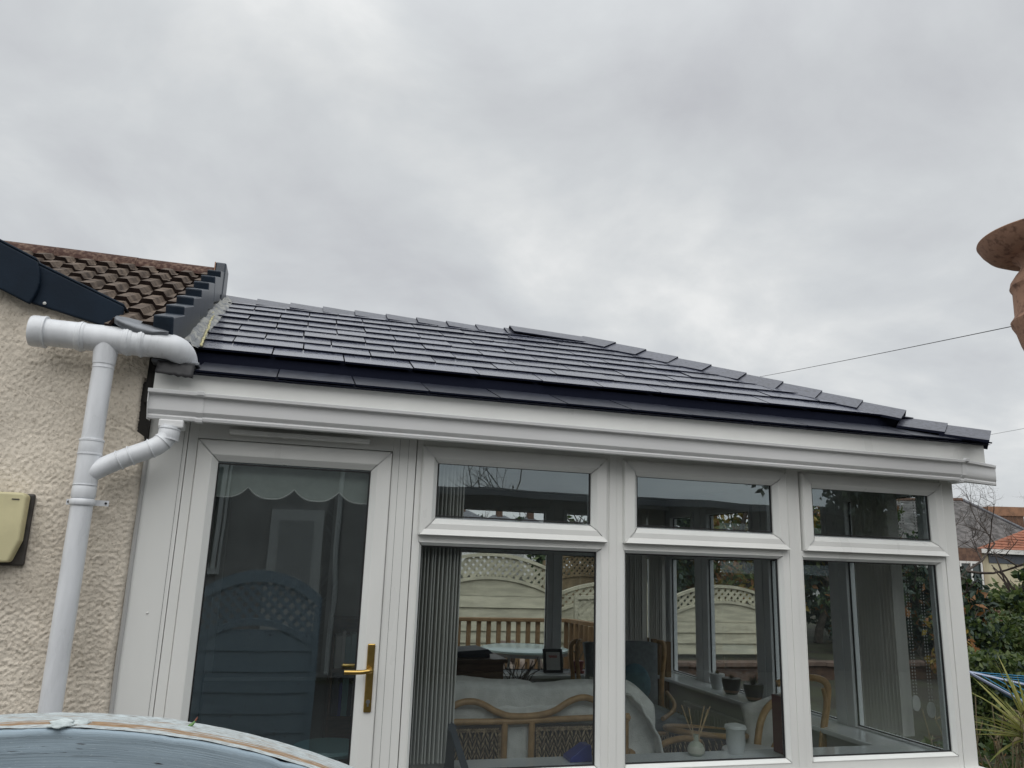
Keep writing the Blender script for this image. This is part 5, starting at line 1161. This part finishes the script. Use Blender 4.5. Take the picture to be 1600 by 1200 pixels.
tree('conifer', 'dark green conifer behind the fence left of the second window post', 7.0, 10.6, 0.1, 4.0, 0.95, ['foliage_conifer', 'foliage'], [4, 1], 3600, 0.10, 13, group=TG2, nb=24, low=0.0)
tree('beech_tree', 'gold and green tree at the right of the second window', 11.6, 11.2, 0.1, 4.0, 1.5, GOLD, [3, 3, 4, 1], 3200, 0.13, 14, group=TG2, nb=20, low=0.1)
tree('laurel_shrub', 'dark green shrub behind the brown lattice panels', 6.6, 13.6, -0.1, 2.7, 1.3, ['foliage_conifer', 'foliage', 'foliage_light'], [4, 3, 1], 2600, 0.13, 15, 'shrub', nb=16, low=0.0)
# dark thicket to the right of the fence seen through the third window
rngb = random.Random(31)
def bare(name, label, x, y, z0, hgt, seed, r=0.05, depth=5, group=None, spread=0.55, lean=(0, 0)):
    rng = random.Random(seed); m = MB()
    branch(m, Vector((x, y, z0)), Vector((lean[0], lean[1], 1)).normalized(), hgt*0.36, r, depth, rng, spread, None, 0.12)
    o = m.build(name, 'bark', None, True, 180); tag(o, label, 'tree', group); return o
TW_ = 'bare trees and shrubs right of the fence'
bare('bare_tree', 'leafless many branched tree in front of the slate roofed house', 15.2, 11.6, 0.1, 4.8, 3, 0.062, 7, None, 0.85, (0.10, -0.05))
bare('bare_tree', 'leafless grey trunked tree seen at the left of the third window', 10.7, 9.3, 0.1, 4.2, 4, 0.07, 5, None)
bare('bare_shrub', 'twiggy bare shrub behind the blind in the third window', 11.8, 8.9, 0.1, 2.6, 5, 0.04, 5, None, 0.8)
for i, (x, y, h_, r_, sd_, lab) in enumerate([(12.2, 11.2, 2.9, 1.2, 41, 'dark evergreen shrub behind the grey trunked tree'), (14.0, 12.4, 2.6, 1.3, 42, 'dark evergreen shrub beside the brown plank fence'), (10.6, 10.6, 2.5, 0.9, 43, 'dark shrub behind the right end of the cream fence'), (10.1, 8.7, 1.5, 0.75, 44, 'low dark shrub on the wall right of the cream fence'), (11.9, 8.6, 1.7, 0.8, 45, 'dark mixed shrub behind the brick wall beside the blind')]):
    tree('evergreen_shrub', lab, x, y, 0.1, h_, r_, ['foliage_conifer', 'foliage', 'foliage_rust'], [5, 2, 1], 2600, 0.12, sd_, 'shrub', nb=18, low=0.0)
# right: brown plank fence, laurel, ivy hedge, washing line, cordyline
pf2 = thing('plank_fence', 'red brown vertical plank fence below the cream walled extension', 'fence', (14.5, 9.4, 0.1))
pw = wloc(pf2); pd = Vector((0.80, -0.6, 0)); pm_ = MB().box(-0.066, 0.066, -0.01, 0.01, 0, 1.0).mesh('plank', 'fence_brown')
for k in range(26):
    o = link('plank', pm_, pf2); o.location = Vector((13.0, 10.4, -0.15)) + pd*(0.14*k) - pw + Vector((0, 0, random.uniform(-0.02, 0.02))); o.rotation_euler = (0, 0, atan2(pd.y, pd.x))
m = MB(); a_ = Vector((13.0, 10.43, 0)); b_ = a_+pd*3.6
for zz in (0.1, 0.75): m.tube([a_+Vector((0, 0, zz)), b_+Vector((0, 0, zz))], 0.03, 4)
m.build('rail', 'fence_brown', pf2)
tree('laurel_shrub', 'glossy laurel with pale green leaves at the right edge above the hedge', 12.9, 7.35, -0.15, 2.0, 0.62, ['foliage', 'foliage_light', 'foliage_conifer'], [4, 4, 2], 3200, 0.10, 51, 'shrub', nb=18, low=0.0)
tree('laurel_shrub', 'low green shrub in front of the cream extension wall', 18.4, 12.4, -0.1, 1.7, 1.2, ['foliage', 'foliage_light'], [3, 4], 2800, 0.13, 52, 'shrub', nb=18, low=0.0)
tree('evergreen_shrub', 'dark leafy shrub between the conservatory corner and the plank fence', 10.6, 6.75, -0.15, 1.25, 0.5, ['foliage', 'foliage_conifer', 'foliage_light'], [4, 4, 2], 1800, 0.075, 55, 'shrub', 0.03, nb=14, low=0.0)
tree('evergreen_shrub', 'leafy green shrub standing directly behind the ivy hedge', 11.5, 6.9, -0.15, 1.15, 0.55, ['foliage', 'foliage_light'], [3, 4], 1800, 0.075, 56, 'shrub', 0.03, nb=14, low=0.0)
tree('maple_shrub', 'small shrub with orange brown leaves beside the conservatory corner', 7.75, 4.35, -0.15, 1.35, 0.30, ['foliage_rust', 'foliage_gold'], [3, 2], 160, 0.075, 53, 'shrub', 0.02, None, 8, 0.3, 3)
hd_ = thing('ivy_hedge', 'clipped ivy hedge behind the blue washing line', 'hedge', (7.6, 2.4, -0.15)); rng = random.Random(9)
ha_ = Vector((6.55, 3.15, 0)); hdv = Vector((0.74, -0.67, 0)); hnv = Vector((-0.67, -0.74, 0)); m = MB(); pts = []
for k in range(9500):
    s = rng.uniform(0, 3.6); tq = rng.random()
    if tq < 0.62: z = rng.uniform(-0.15, 0.70); d = 0.0
    else: z = 0.70; d = rng.uniform(0, 0.7)
    bn = 0.10*noise.noise(Vector((s*2.2, z*2.6, d*2)))+0.05*noise.noise(Vector((s*6, z*6, 4)))
    p = ha_ + hdv*s - hnv*d + hnv*(bn+rng.uniform(-0.05, 0.03)); p.z = z + bn*0.6 + rng.uniform(-0.03, 0.03); pts.append(p)
leaves(m, pts, 0.062, rng, 0.4, 1.2, 3, [4, 5, 1]); m.build('leaves', ['foliage', 'foliage_light', 'foliage_conifer'], hd_)
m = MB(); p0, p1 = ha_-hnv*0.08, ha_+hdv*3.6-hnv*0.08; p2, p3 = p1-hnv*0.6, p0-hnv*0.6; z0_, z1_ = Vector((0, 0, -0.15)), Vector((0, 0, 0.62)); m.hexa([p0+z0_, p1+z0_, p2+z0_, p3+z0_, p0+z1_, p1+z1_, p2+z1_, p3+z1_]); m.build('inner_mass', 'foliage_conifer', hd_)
# rotary airer
ai = thing('rotary_airer', 'rotary washing line with blue lines right of the conservatory', 'washing line', (7.0, 0.9, -0.15))
tipA = Vector((0, -3.5, 1.5)) + Vector((1.012, 1, -0.139))*5.15
hub = Vector((7.05, 1.05, 0.42))
tipB = Vector((0, -3.5, 1.5)) + Vector((1.20, 1, -0.222))*4.4
tips_ = [tipA, tipB, 2*hub-tipA+Vector((0, 0, 0.28)), 2*hub-tipB+Vector((0, 0, 0.30))]
m = MB(); m.tube([hub+Vector((0, 0, 0.12)), Vector((hub.x, hub.y, -0.15))], 0.022, 10); m.build('pole', 'airer_arm', ai, True)
for tp in tips_:
    m = MB(); m.tube([hub, tp], 0.012, 8); m.build('arm', 'airer_arm', ai, True)
m = MB(); m.tube([tipA, tipB], 0.013, 8); m.build('edge_arm', 'airer_arm', ai, True)
m = MB()
for k in range(15):
    f_ = 1-k*0.055
    for i in range(4):
        a = hub + (tips_[i]-hub)*f_; b = hub + (tips_[(i+1) % 4]-hub)*f_; md = (a+b)/2 - Vector((0, 0, 0.02)); m.tube([a, md, b], 0.0042, 4, False)
m.build('lines', 'airer_line', ai)
# cordyline
cd = thing('cordyline', 'spiky yellow green cordyline at the right edge', 'plant', (5.05, 1.02, -0.15))
cb0 = Vector((0, -3.5, 1.5)) + Vector((1.125, 1, -0.236))*4.5
m = MB(); m.tube([Vector((cb0.x+0.02, cb0.y, -0.15)), cb0], [0.045, 0.03], 8); m.build('trunk', 'bark', cd, True)
rng = random.Random(4); lmats = 'cordyline'
def blade(base, a, el_, L_, w_, droop):
    m = MB(); vs = []; d = Vector((cos(a)*cos(el_), sin(a)*cos(el_), sin(el_))); p = base.copy(); s = d.cross(Vector((0, 0, 1))).normalized()
    for k in range(7):
        t = k/6; ww = w_*(1-t**2.2)*(0.6+0.8*min(1, t*3))*0.6; vs += [p-s*ww, p+Vector((0, 0, -ww*0.5)), p+s*ww]; d = (d+Vector((0, 0, -droop*0.16))).normalized(); p = p+d*L_/6
    m.add(vs, [(3*k+i, 3*k+i+1, 3*k+4+i, 3*k+3+i) for k in range(6) for i in (0, 1)]); return m
for k in range(58):
    blade(cb0, rng.uniform(0, 2*pi), rng.uniform(-0.1, 1.45), rng.uniform(0.38, 0.62), 0.022, rng.uniform(0.1, 0.9)).build('leaf', lmats, cd)
# dried flower stalks
ds = MB(); rng = random.Random(8)
for k in range(60):
    x = rng.uniform(4.7, 5.7); y = rng.uniform(0.6, 1.8) ; L_ = rng.uniform(0.35, 0.75); t = Vector((x+rng.gauss(0, 0.12), y+rng.gauss(0, 0.12), -0.15+L_)); ds.tube([(x, y, -0.15), ((x+t.x)/2+0.02, (y+t.y)/2, -0.15+L_*0.55), tuple(t)], 0.005, 4, False)
    if k % 2:
        for j in range(6): a = rng.uniform(0, 6.28); ds.tube([tuple(t), (t.x+0.05*cos(a), t.y+0.05*sin(a), t.z+0.03)], 0.003, 3, False)
o = stuff(ds.build('dry_stalks', 'stalk')); tag(o, 'pale dried flower stalks in front of the hedge', 'plants')
gl_ = MB(); leaves(gl_, [(rng.uniform(4.4, 7.2), rng.uniform(0.2, 2.6), -0.13+rng.random()**2*0.25) for k in range(2600)], 0.06, rng, -0.3, 1.3, 3, [4, 3, 1]); o = stuff(gl_.build('ground_cover', ['foliage', 'foliage_light', 'foliage_rust'])); tag(o, 'low leafy plants covering the bed beside the conservatory', 'plants')

# ---- neighbouring house, right background
nh = thing('slate_roofed_house', 'house with grey slate hipped roof beyond the bare tree', 'house', (30, 22, -0.1))
def ray(a, b, t): return Vector((a*t, -3.5+t, 1.5+b*t))
ap = ray(1.035, 0.1205, 27); 
m = MB(); e1 = ray(1.25, 0.045, 26); e0 = ray(0.86, 0.045, 24); 
rid = ap + Vector((-3.0, 2.4, 0)); bkA = ap+Vector((5, 6, -1.9)); bkB = rid+Vector((0, 6, -2.2))
m.add([ap, rid, e0, e1, bkA, bkB], [(0, 1, 2, 3), (0, 3, 4), (0, 4, 5, 1), (2, 1, 5)]); rfh = m.build('roof', 'slate_old', nh)
m = MB(); m.tube([ap, e1], 0.09, 6); m.build('hip_capping', 'slate_far', nh); m = MB(); m.tube([rid, ap, ap+(bkA-ap)*0.1], 0.11, 6); m.build('ridge_capping', 'brick_dark', nh)
m = MB(); w0, w1 = e0.copy(), e1.copy(); w0.z = w1.z = -0.1; m.add([w0, w1, e1, e0, w1+Vector((5, 6, 0)), e1+Vector((5, 6, 0.6)), w0+Vector((2, 9, 0)), e0+Vector((2, 9, 0.6))], [(0, 1, 2, 3), (1, 4, 5, 2), (6, 0, 3, 7)]); m.build('wall', 'wall_white', nh)
ch_a = ray(1.086, 0.1135, 29); m = MB(); cw = Vector((1.62, -0.55, 0)); cdn = Vector((0.6, 1.3, 0))
m.hexa([ch_a-Vector((0, 0, 0.42)), ch_a+cw-Vector((0, 0, 0.42)), ch_a+cw+cdn-Vector((0, 0, 0.42)), ch_a+cdn-Vector((0, 0, 0.42)), ch_a, ch_a+cw, ch_a+cw+cdn, ch_a+cdn]); dm = m.build('dormer', 'wood_chim', nh)
m = MB(); i_ = Vector((0.15, 0.0, -0.42)); m.hexa([ch_a+i_-Vector((0, 0, 1.4)), ch_a+i_+cw*0.85-Vector((0, 0, 1.4)), ch_a+i_+cw*0.85+cdn-Vector((0, 0, 1.4)), ch_a+i_+cdn-Vector((0, 0, 1.4)), ch_a+i_, ch_a+i_+cw*0.85, ch_a+i_+cw*0.85+cdn, ch_a+i_+cdn]); m.build('dormer_cheek', 'fence_brown', dm)
# cream extension with orange tiles
exn = thing('tiled_extension', 'cream walled extension with orange tiled roof and white window', 'house', (25, 20, -0.1))
T = 23.0
pA = ray(1.055, 0.046, T); pB = ray(1.30, 0.046, T-1.5); pk = ray(1.19, 0.090, T+1.5); pk2 = ray(1.40, 0.090, T+0.5)
m = MB(); m.add([pA, pB, pk2, pk, pA+Vector((5.0, 3.6, 0))], [(0, 1, 2, 3), (0, 3, 4)]); ro_ = m.build('roof', 'tile_orange', exn)
m = MB()
for k in range(1, 11):
    f_ = k/11; a = pA+(pk-pA)*f_; b = pB+(pk2-pB)*f_; m.tube([a+Vector((0, 0, 0.005)), b+Vector((0, 0, 0.005))], 0.016, 4, False)
stuff(m.build('tile_courses', 'tile_orange', exn))
dn_ = Vector((0, 0, -1)); inn = Vector((0.2, 0.25, 0))
m = MB(); m.hexa([pA+dn_*0.16, pB+dn_*0.16, pB+inn+dn_*0.16, pA+inn+dn_*0.16, pA+dn_*0.01, pB+dn_*0.01, pB+inn+dn_*0.01, pA+inn+dn_*0.01]); m.build('gutter', 'wall_white', exn)
wa, wb = pA+inn*0.8+dn_*0.16, pB+inn*0.8+dn_*0.16; wa0, wb0 = wa.copy(), wb.copy(); wa0.z = wb0.z = -0.15
m = MB(); m.hexa([wa0, wb0, wb0+inn*8, wa0+inn*8, wa, wb, wb+inn*8, wa+inn*8]); m.build('wall', 'wall_cream', exn)
dW = (wb-wa).normalized(); fw = Vector((-dW.y, dW.x, 0))*-1
m = MB(); q0 = wa+fw*0.03; m.hexa([q0+dn_*0.34+dW*0.4, q0+dn_*0.34+dW*8, q0+dn_*0.34+dW*8+fw*-0.02, q0+dn_*0.34+dW*0.4+fw*-0.02, q0+dW*0.4, q0+dW*8, q0+dW*8+fw*-0.02, q0+dW*0.4+fw*-0.02]); m.build('eave_board', 'slate_blue', exn)
# window block at its left end
wc = ray(1.018, 0.024, T-0.3); we = ray(1.062, 0.021, T-0.3)
def wbox(a, b, zt, zb, name, mt, par, dep=0.06):
    d = (b-a); d.z = 0; n_ = Vector((-d.y, d.x, 0)).normalized()*-dep; a1 = Vector((a.x, a.y, zb)); b1 = Vector((b.x, b.y, zb)); a2 = Vector((a.x, a.y, zt)); b2 = Vector((b.x, b.y, zt))
    m = MB(); m.hexa([a1, b1, b1-n_, a1-n_, a2, b2, b2-n_, a2-n_]); return fixn(m.build(name, mt, par))
zt_ = wc.z-0.05; zb_ = 1.5-0.020*T
wbox(ray(0.96, 0, T-0.1), ray(1.064, 0, T-0.1), zt_+0.55, -0.15, 'bay_wall', 'brick_dark', exn)
wn = wbox(wc, we, zt_, zb_, 'window', 'far_glass', exn, 0.05)
for f_ in (0.0, 0.48, 0.94):
    a = wc+(we-wc)*f_; b = wc+(we-wc)*(f_+0.07); a = a - Vector((0.05, 0.06, 0)); b = b - Vector((0.05, 0.06, 0)); wbox(a, b, zt_, zb_, 'window_bar', 'wall_white', wn, 0.03)
wbox(wc-Vector((0.05, 0.06, 0)), we-Vector((0.05, 0.06, 0)), zt_+0.08, zt_, 'window_bar', 'wall_white', wn, 0.03)
wbox(ray(0.95, 0, T-0.35), ray(1.066, 0, T-0.35), zb_-0.02, zb_-0.75, 'porch_roof', 'slate_blue', exn, 0.3)

# ---- far skyline seen through the rear top lights
sky_g = 'distant houses on the skyline'
for i, (a, b0, t, wd, lab) in enumerate([(0.221, 0.0655, 100, 3.6, 'distant grey roofed house at the left of the first top light'), (0.272, 0.0610, 105, 3.4, 'distant grey roofed house in the middle of the first top light'), (0.316, 0.0600, 100, 2.0, 'distant grey roofed house at the right of the first top light')]):
    h_ = thing('distant_house', lab, 'house', (a*t, t-3.5, 0), sky_g); p = ray(a, b0, t)
    m = MB(); m.add([(p.x-wd, p.y-2, p.z-1.7), (p.x+wd, p.y-2, p.z-1.7), (p.x+wd, p.y+5, p.z-1.7), (p.x-wd, p.y+5, p.z-1.7), (p.x-wd*0.25, p.y+1.5, p.z), (p.x+wd*0.25, p.y+1.5, p.z)], [(0, 1, 5, 4), (1, 2, 5), (2, 3, 4, 5), (3, 0, 4)]); m.build('roof', 'slate_far', h_)
    MB().box(p.x-wd+0.3, p.x+wd-0.3, p.y-1.7, p.y+4.7, -0.15, p.z-1.7).build('wall', 'wall_white', h_); MB().box(p.x-0.4, p.x+0.4, p.y+1, p.y+1.8, p.z-0.5, p.z+0.7).build('chimney', 'brick_dark', h_)
for i, (a, b0, t) in enumerate([(0.249, 0.0665, 112), (0.288, 0.0655, 116), (0.301, 0.0650, 118), (0.328, 0.068, 120), (0.19, 0.070, 110), (0.35, 0.070, 112)]):
    p = ray(a, b0, t); tree('distant_tree', ['dark distant tree left of the skyline houses', 'dark distant tree between the skyline houses', 'dark distant tree right of the middle skyline house', 'tall dark distant tree right of all skyline houses', 'leftmost dark distant tree on the skyline', 'rightmost dark distant tree on the skyline'][i], p.x, p.y, -0.1, p.z+0.1, 2.2, ['foliage_conifer', 'foliage'], [3, 1], 1300, 0.5, 70+i, group='distant trees on the skyline', nb=12, low=0.1, trunk_r=0.25)

# ================================================================== RIGHT EDGE ORNAMENT AND CABLES
orn = thing('terracotta_pedestal', 'weathered terracotta bowl on ringed pedestal at the right edge', 'ornament', (3.12, -1.0, -0.15))
m = MB(); m.lathe([(0.05, 2.946), (0.17, 2.948), (0.225, 2.954), (0.265, 2.976), (0.288, 3.004), (0.304, 3.034), (0.303, 3.038), (0.27, 3.030), (0.15, 3.00), (0.02, 2.99)], (3.256, -1.0, 0), 64, False); bw = m.build('bowl', 'terracotta', orn, True, 30)
m = MB(); m.lathe([(0.175, 2.952), (0.150, 2.938), (0.138, 2.915), (0.140, 2.895), (0.165, 2.864), (0.186, 2.832), (0.192, 2.808), (0.184, 2.792), (0.182, 2.784), (0.184, 2.675), (0.192, 2.660), (0.203, 2.645), (0.200, 2.628), (0.186, 2.600), (0.172, 2.54), (0.13, 2.42), (0.07, 2.32), (0.035, 2.27)], (3.256, -1.0, 0), 44); m.build('stem', 'terracotta', orn, True, 40)
MB().tube([(3.256, -1.0, -0.15), (3.256, -1.0, 2.29)], 0.032, 12).build('pole', 'black', orn, True)
def cable(label, a, b, r, m_, sag):
    m = MB(); n = 24; pts = [a+(b-a)*(i/n) - Vector((0, 0, sag*4*(i/n)*(1-i/n))) for i in range(n+1)]; m.tube(pts, r, 5); o = m.build('overhead_cable', m_); tag(o, label, 'cable')
cable('dark telephone cable rising to the right above the hip of the roof', ray(0.60, 0.270, 34), ray(1.32, 0.468, 9), 0.0085, 'cable', 0.05)
cable('pale thin cable low above the right corner of the roof', ray(1.02, 0.214, 30), ray(1.45, 0.31, 14), 0.008, 'cable_pale', 0.03)

# ================================================================== PHOTOGRAPHER'S SIDE
# arched blue gate just in front of the camera (its back shows in the door glass)
bf = thing('blue_gate', 'weathered pale blue arched lattice gate in the foreground', 'gate', (-0.157, -2.86, -0.15))
AX, AZ, YF, YB = -0.157, 1.380, -2.866, -2.816
def gz_(x): return AZ - 0.88*(x-AX)**2
xs_ = [AX-0.47 + 0.94*i/48 for i in range(49)]
m = MB()
xc_ = [AX-0.47 + 0.94*i/200 for i in range(201)]
for k in range(13):
    for x in xc_: m.v.append((x, YF+0.003+(YB-YF-0.003)*k/12, gz_(x) + 0.0009*noise.noise(Vector((x*14, k*0.55, 2))) + 0.0005*noise.noise(Vector((x*60, k*1.4, 5))) - (0.0012 if k == 0 else 0)))
m.f = [(k*201+i, k*201+i+1, (k+1)*201+i+1, (k+1)*201+i) for k in range(12) for i in range(200)]; m.mi = [0]*len(m.f)
o = m.build('worn_top', 'worn_cap', bf, True, 180)
uvl = o.data.uv_layers.new(name='UVMap')
for lp in o.data.loops:
    vi = lp.vertex_index; uvl.data[lp.index].uv = ((vi % 201)/200.0, (vi//201)/12.0)
# front face: sawn timber with an uneven, chipped upper arris
xf = [AX-0.47 + 0.94*i/240 for i in range(241)]; NV = 16; m = MB(); vs = []
for k in range(NV+1):
    for x in xf:
        d = 0.085*(k/NV)**1.4; e_ = 0.0022*noise.noise(Vector((x*38, 1, 0))) + 0.0012*noise.noise(Vector((x*120, 2, 0)))
        vs.append((x, YF + 0.0008*noise.noise(Vector((x*25, d*160, 3))) + (0.004 if k == 0 else 0) + 0.0006*noise.noise(Vector((x*8, d*300, 6))), gz_(x) - 0.0006 - d - (max(0, e_) + 0.001)*(1-k/NV)**3))
nn = 241
m.add(vs, [(k*nn+i, (k+1)*nn+i, (k+1)*nn+i+1, k*nn+i+1) for k in range(NV) for i in range(240)])
o = m.build('rail_face', 'painted_front', bf, True, 180); uvl = o.data.uv_layers.new(name='UVMap')
for lp in o.data.loops: uvl.data[lp.index].uv = ((lp.vertex_index % nn)/240.0*0.94, (lp.vertex_index//nn)/NV*0.085*6)
m = MB(); n = 49
m.add([(x, YB-0.001, gz_(x)-0.001) for x in xs_] + [(x, YB-0.001, gz_(x)-0.085) for x in xs_], [(i, i+1, n+i+1, n+i) for i in range(48)])
m.add([(x, YF, gz_(x)-0.085) for x in xs_] + [(x, YB-0.001, gz_(x)-0.085) for x in xs_], [(n+i, n+i+1, i+1, i) for i in range(48)])
m.build('arched_rail', 'painted_wood', bf, True, 40)
# flaking knot of paint on the cap
m = MB(); m.ellipsoid((-0.139, YF+0.010, gz_(-0.139)-0.0004), (0.009, 0.011, 0.0028), 22, 12, 0.5, 4); m.ellipsoid((-0.128, YF+0.016, gz_(-0.128)-0.0004), (0.007, 0.008, 0.0018), 16, 8, 0.5, 9)
m.build('paint_flake', 'painted_flake', bf, True, 180)
m = MB()
def arc2(x): return gz_(x)-0.36
for i in range(48):
    a, b = xs_[i], xs_[i+1]; m.hexa([(a, YF+0.004, arc2(a)-0.05), (b, YF+0.004, arc2(b)-0.05), (b, YB-0.006, arc2(b)-0.05), (a, YB-0.006, arc2(a)-0.05), (a, YF+0.004, arc2(a)), (b, YF+0.004, arc2(b)), (b, YB-0.006, arc2(b)), (a, YB-0.006, arc2(a))])
m.build('lower_rail', 'painted_wood', bf)
for xa in (AX-0.47, AX+0.42):
    MB().box(xa, xa+0.05, YF+0.003, YB-0.003, -0.10, gz_(xa+0.025)-0.086).build('stile', 'painted_wood', bf)
m = MB()
for dirn in (1, -1):
    yy = YF+0.016 if dirn > 0 else YF+0.025
    for k in range(-16, 18):
        seg = None
        for q in range(81):
            s = q/80*1.4-0.7; x = AX+k*0.085+dirn*s*0.707; z = AZ-0.22+s*0.707
            if AX-0.42 < x < AX+0.42 and arc2(x)-0.01 < z < gz_(x)-0.07: seg = (seg[0], (x, z)) if seg else ((x, z), (x, z))
        if seg and seg[0] != seg[1]:
            (xa, za), (xb, zb2) = seg; nx_, nz_ = -0.707*0.014*dirn, 0.707*0.014
            m.poly_prism([(xa-nx_, yy, za-nz_), (xb-nx_, yy, zb2-nz_), (xb+nx_, yy, zb2+nz_), (xa+nx_, yy, za+nz_)], (0, 0.008, 0))
stuff(m.build('lattice', 'painted_wood', bf))
for k in range(7):
    z0 = -0.08+0.145*k; MB().hexa([(AX-0.42, YF+0.008, z0), (AX+0.42, YF+0.008, z0), (AX+0.42, YB-0.010, z0), (AX-0.42, YB-0.010, z0), (AX-0.42, YF+0.018, z0+0.15), (AX+0.42, YF+0.018, z0+0.15), (AX+0.42, YB-0.020, z0+0.15), (AX-0.42, YB-0.020, z0+0.15)]).build('board', 'painted_wood', bf)
m = MB(); m.tube(smoothpath([(-0.0590, -2.83, 1.3695), (-0.0568, -2.83, 1.3712), (-0.0545, -2.83, 1.373), (-0.0530, -2.83, 1.3752)], 3), [0.0006, 0.0010, 0.0013, 0.0014, 0.0015, 0.0014, 0.0012, 0.0009, 0.0007, 0.0004], 6)
m.cur = 1; m.tube([(-0.0531, -2.83, 1.3750), (-0.0522, -2.83, 1.3766), (-0.0517, -2.83, 1.3778)], [0.0008, 0.0006, 0.0002], 6); m.tube([(-0.062, -2.832, 1.3682), (-0.0595, -2.83, 1.370), (-0.0578, -2.83, 1.369)], [0.0004, 0.0012, 0.0004], 6)
o = m.build('seedling', ['sprout_green', 'sprout_red'], None, True); tag(o, 'tiny green shoot on the worn top of the blue gate', 'seedling')
# the next blue post at the bottom right corner
pp = thing('blue_post', 'pale blue gate post top in the bottom right corner', 'post', (0.87, -2.79, -0.15)); MB().box(0.832, 0.922, -2.84, -2.74, -0.15, 1.273).build('post_body', 'painted_wood', pp, bevel=0.006); MB().box(0.822, 0.93, -2.847, -2.733, 1.274, 1.288).build('post_cap', 'painted_wood', pp, bevel=0.004)
# the house behind the photographer, seen only as reflections
nb_ = thing('neighbour_house', 'grey rendered house reflected in the door glass', 'house', (0, -9.5, -0.15))
MB().box(-6.5, 1.5, -16, -8.2, -0.15, 4.6).build('wall', 'render_grey', nb_)
m = MB(); m.add([(-7, -7.9, 4.55), (1.9, -7.9, 4.55), (1.9, -16.4, 4.55), (-7, -16.4, 4.55), (-4.5, -12, 6.9), (-1.0, -12, 6.9)], [(0, 1, 5, 4), (1, 2, 5), (2, 3, 4, 5), (3, 0, 4), (3, 2, 1, 0)]); fixn(m.build('roof', 'roof_brown', nb_))
MB().box(1.501, 16, -15, -8.4, -0.15, 2.50).build('garage_and_blocker', 'dark_timber', nb_); MB().box(1.502, 16.1, -15.1, -8.3, 2.501, 2.62).build('garage_fascia', 'slate_far', nb_)  # lengthened and near-black as an unseen blocker, keeping lower pane reflections dark
for (xa, xb, za, zb2) in ((-1.75, -0.95, 1.35, 2.7),):
    w = MB().box(xa, xb, -8.21, -8.18, za, zb2).build('window', 'far_glass', nb_); m = MB(); m.box(xa-0.06, xa, -8.22, -8.13, za-0.06, zb2+0.06); m.box(xb, xb+0.06, -8.22, -8.13, za-0.06, zb2+0.06); m.box(xa, xb, -8.22, -8.13, zb2, zb2+0.06); m.box(xa-0.1, xb+0.1, -8.22, -8.10, za-0.14, za-0.06); m.build('window_frame', 'wall_white', w)
dd_ = MB().box(-0.22, 0.52, -8.2, -8.15, -0.1, 2.15).build('door', 'wall_white', nb_); MB().box(-0.10, 0.38, -8.149, -8.14, 0.9, 2.0).build('door_pane', 'plaster', dd_); MB().tube([(0.72, -8.13, -0.1), (0.72, -8.13, 4.5)], 0.035, 10).build('downpipe', 'wall_white', nb_); MB().tube([(-0.85, -8.15, 1.2), (-0.85, -8.15, 3.9)], 0.02, 8).build('waste_pipe', 'wall_white', nb_)
tree('street_tree', 'dark tree reflected in the right hand top lights', 10.3, -8.2, -0.15, 6.6, 2.3, ['foliage_conifer', 'foliage'], [3, 1], 14000, 0.11, 90, nb=30, low=0.30, trunk_r=0.12)
bare('bare_tree', 'leafless tree reflected in the middle top light', 4.6, -9.6, -0.15, 4.6, 17, 0.07, 5, None)
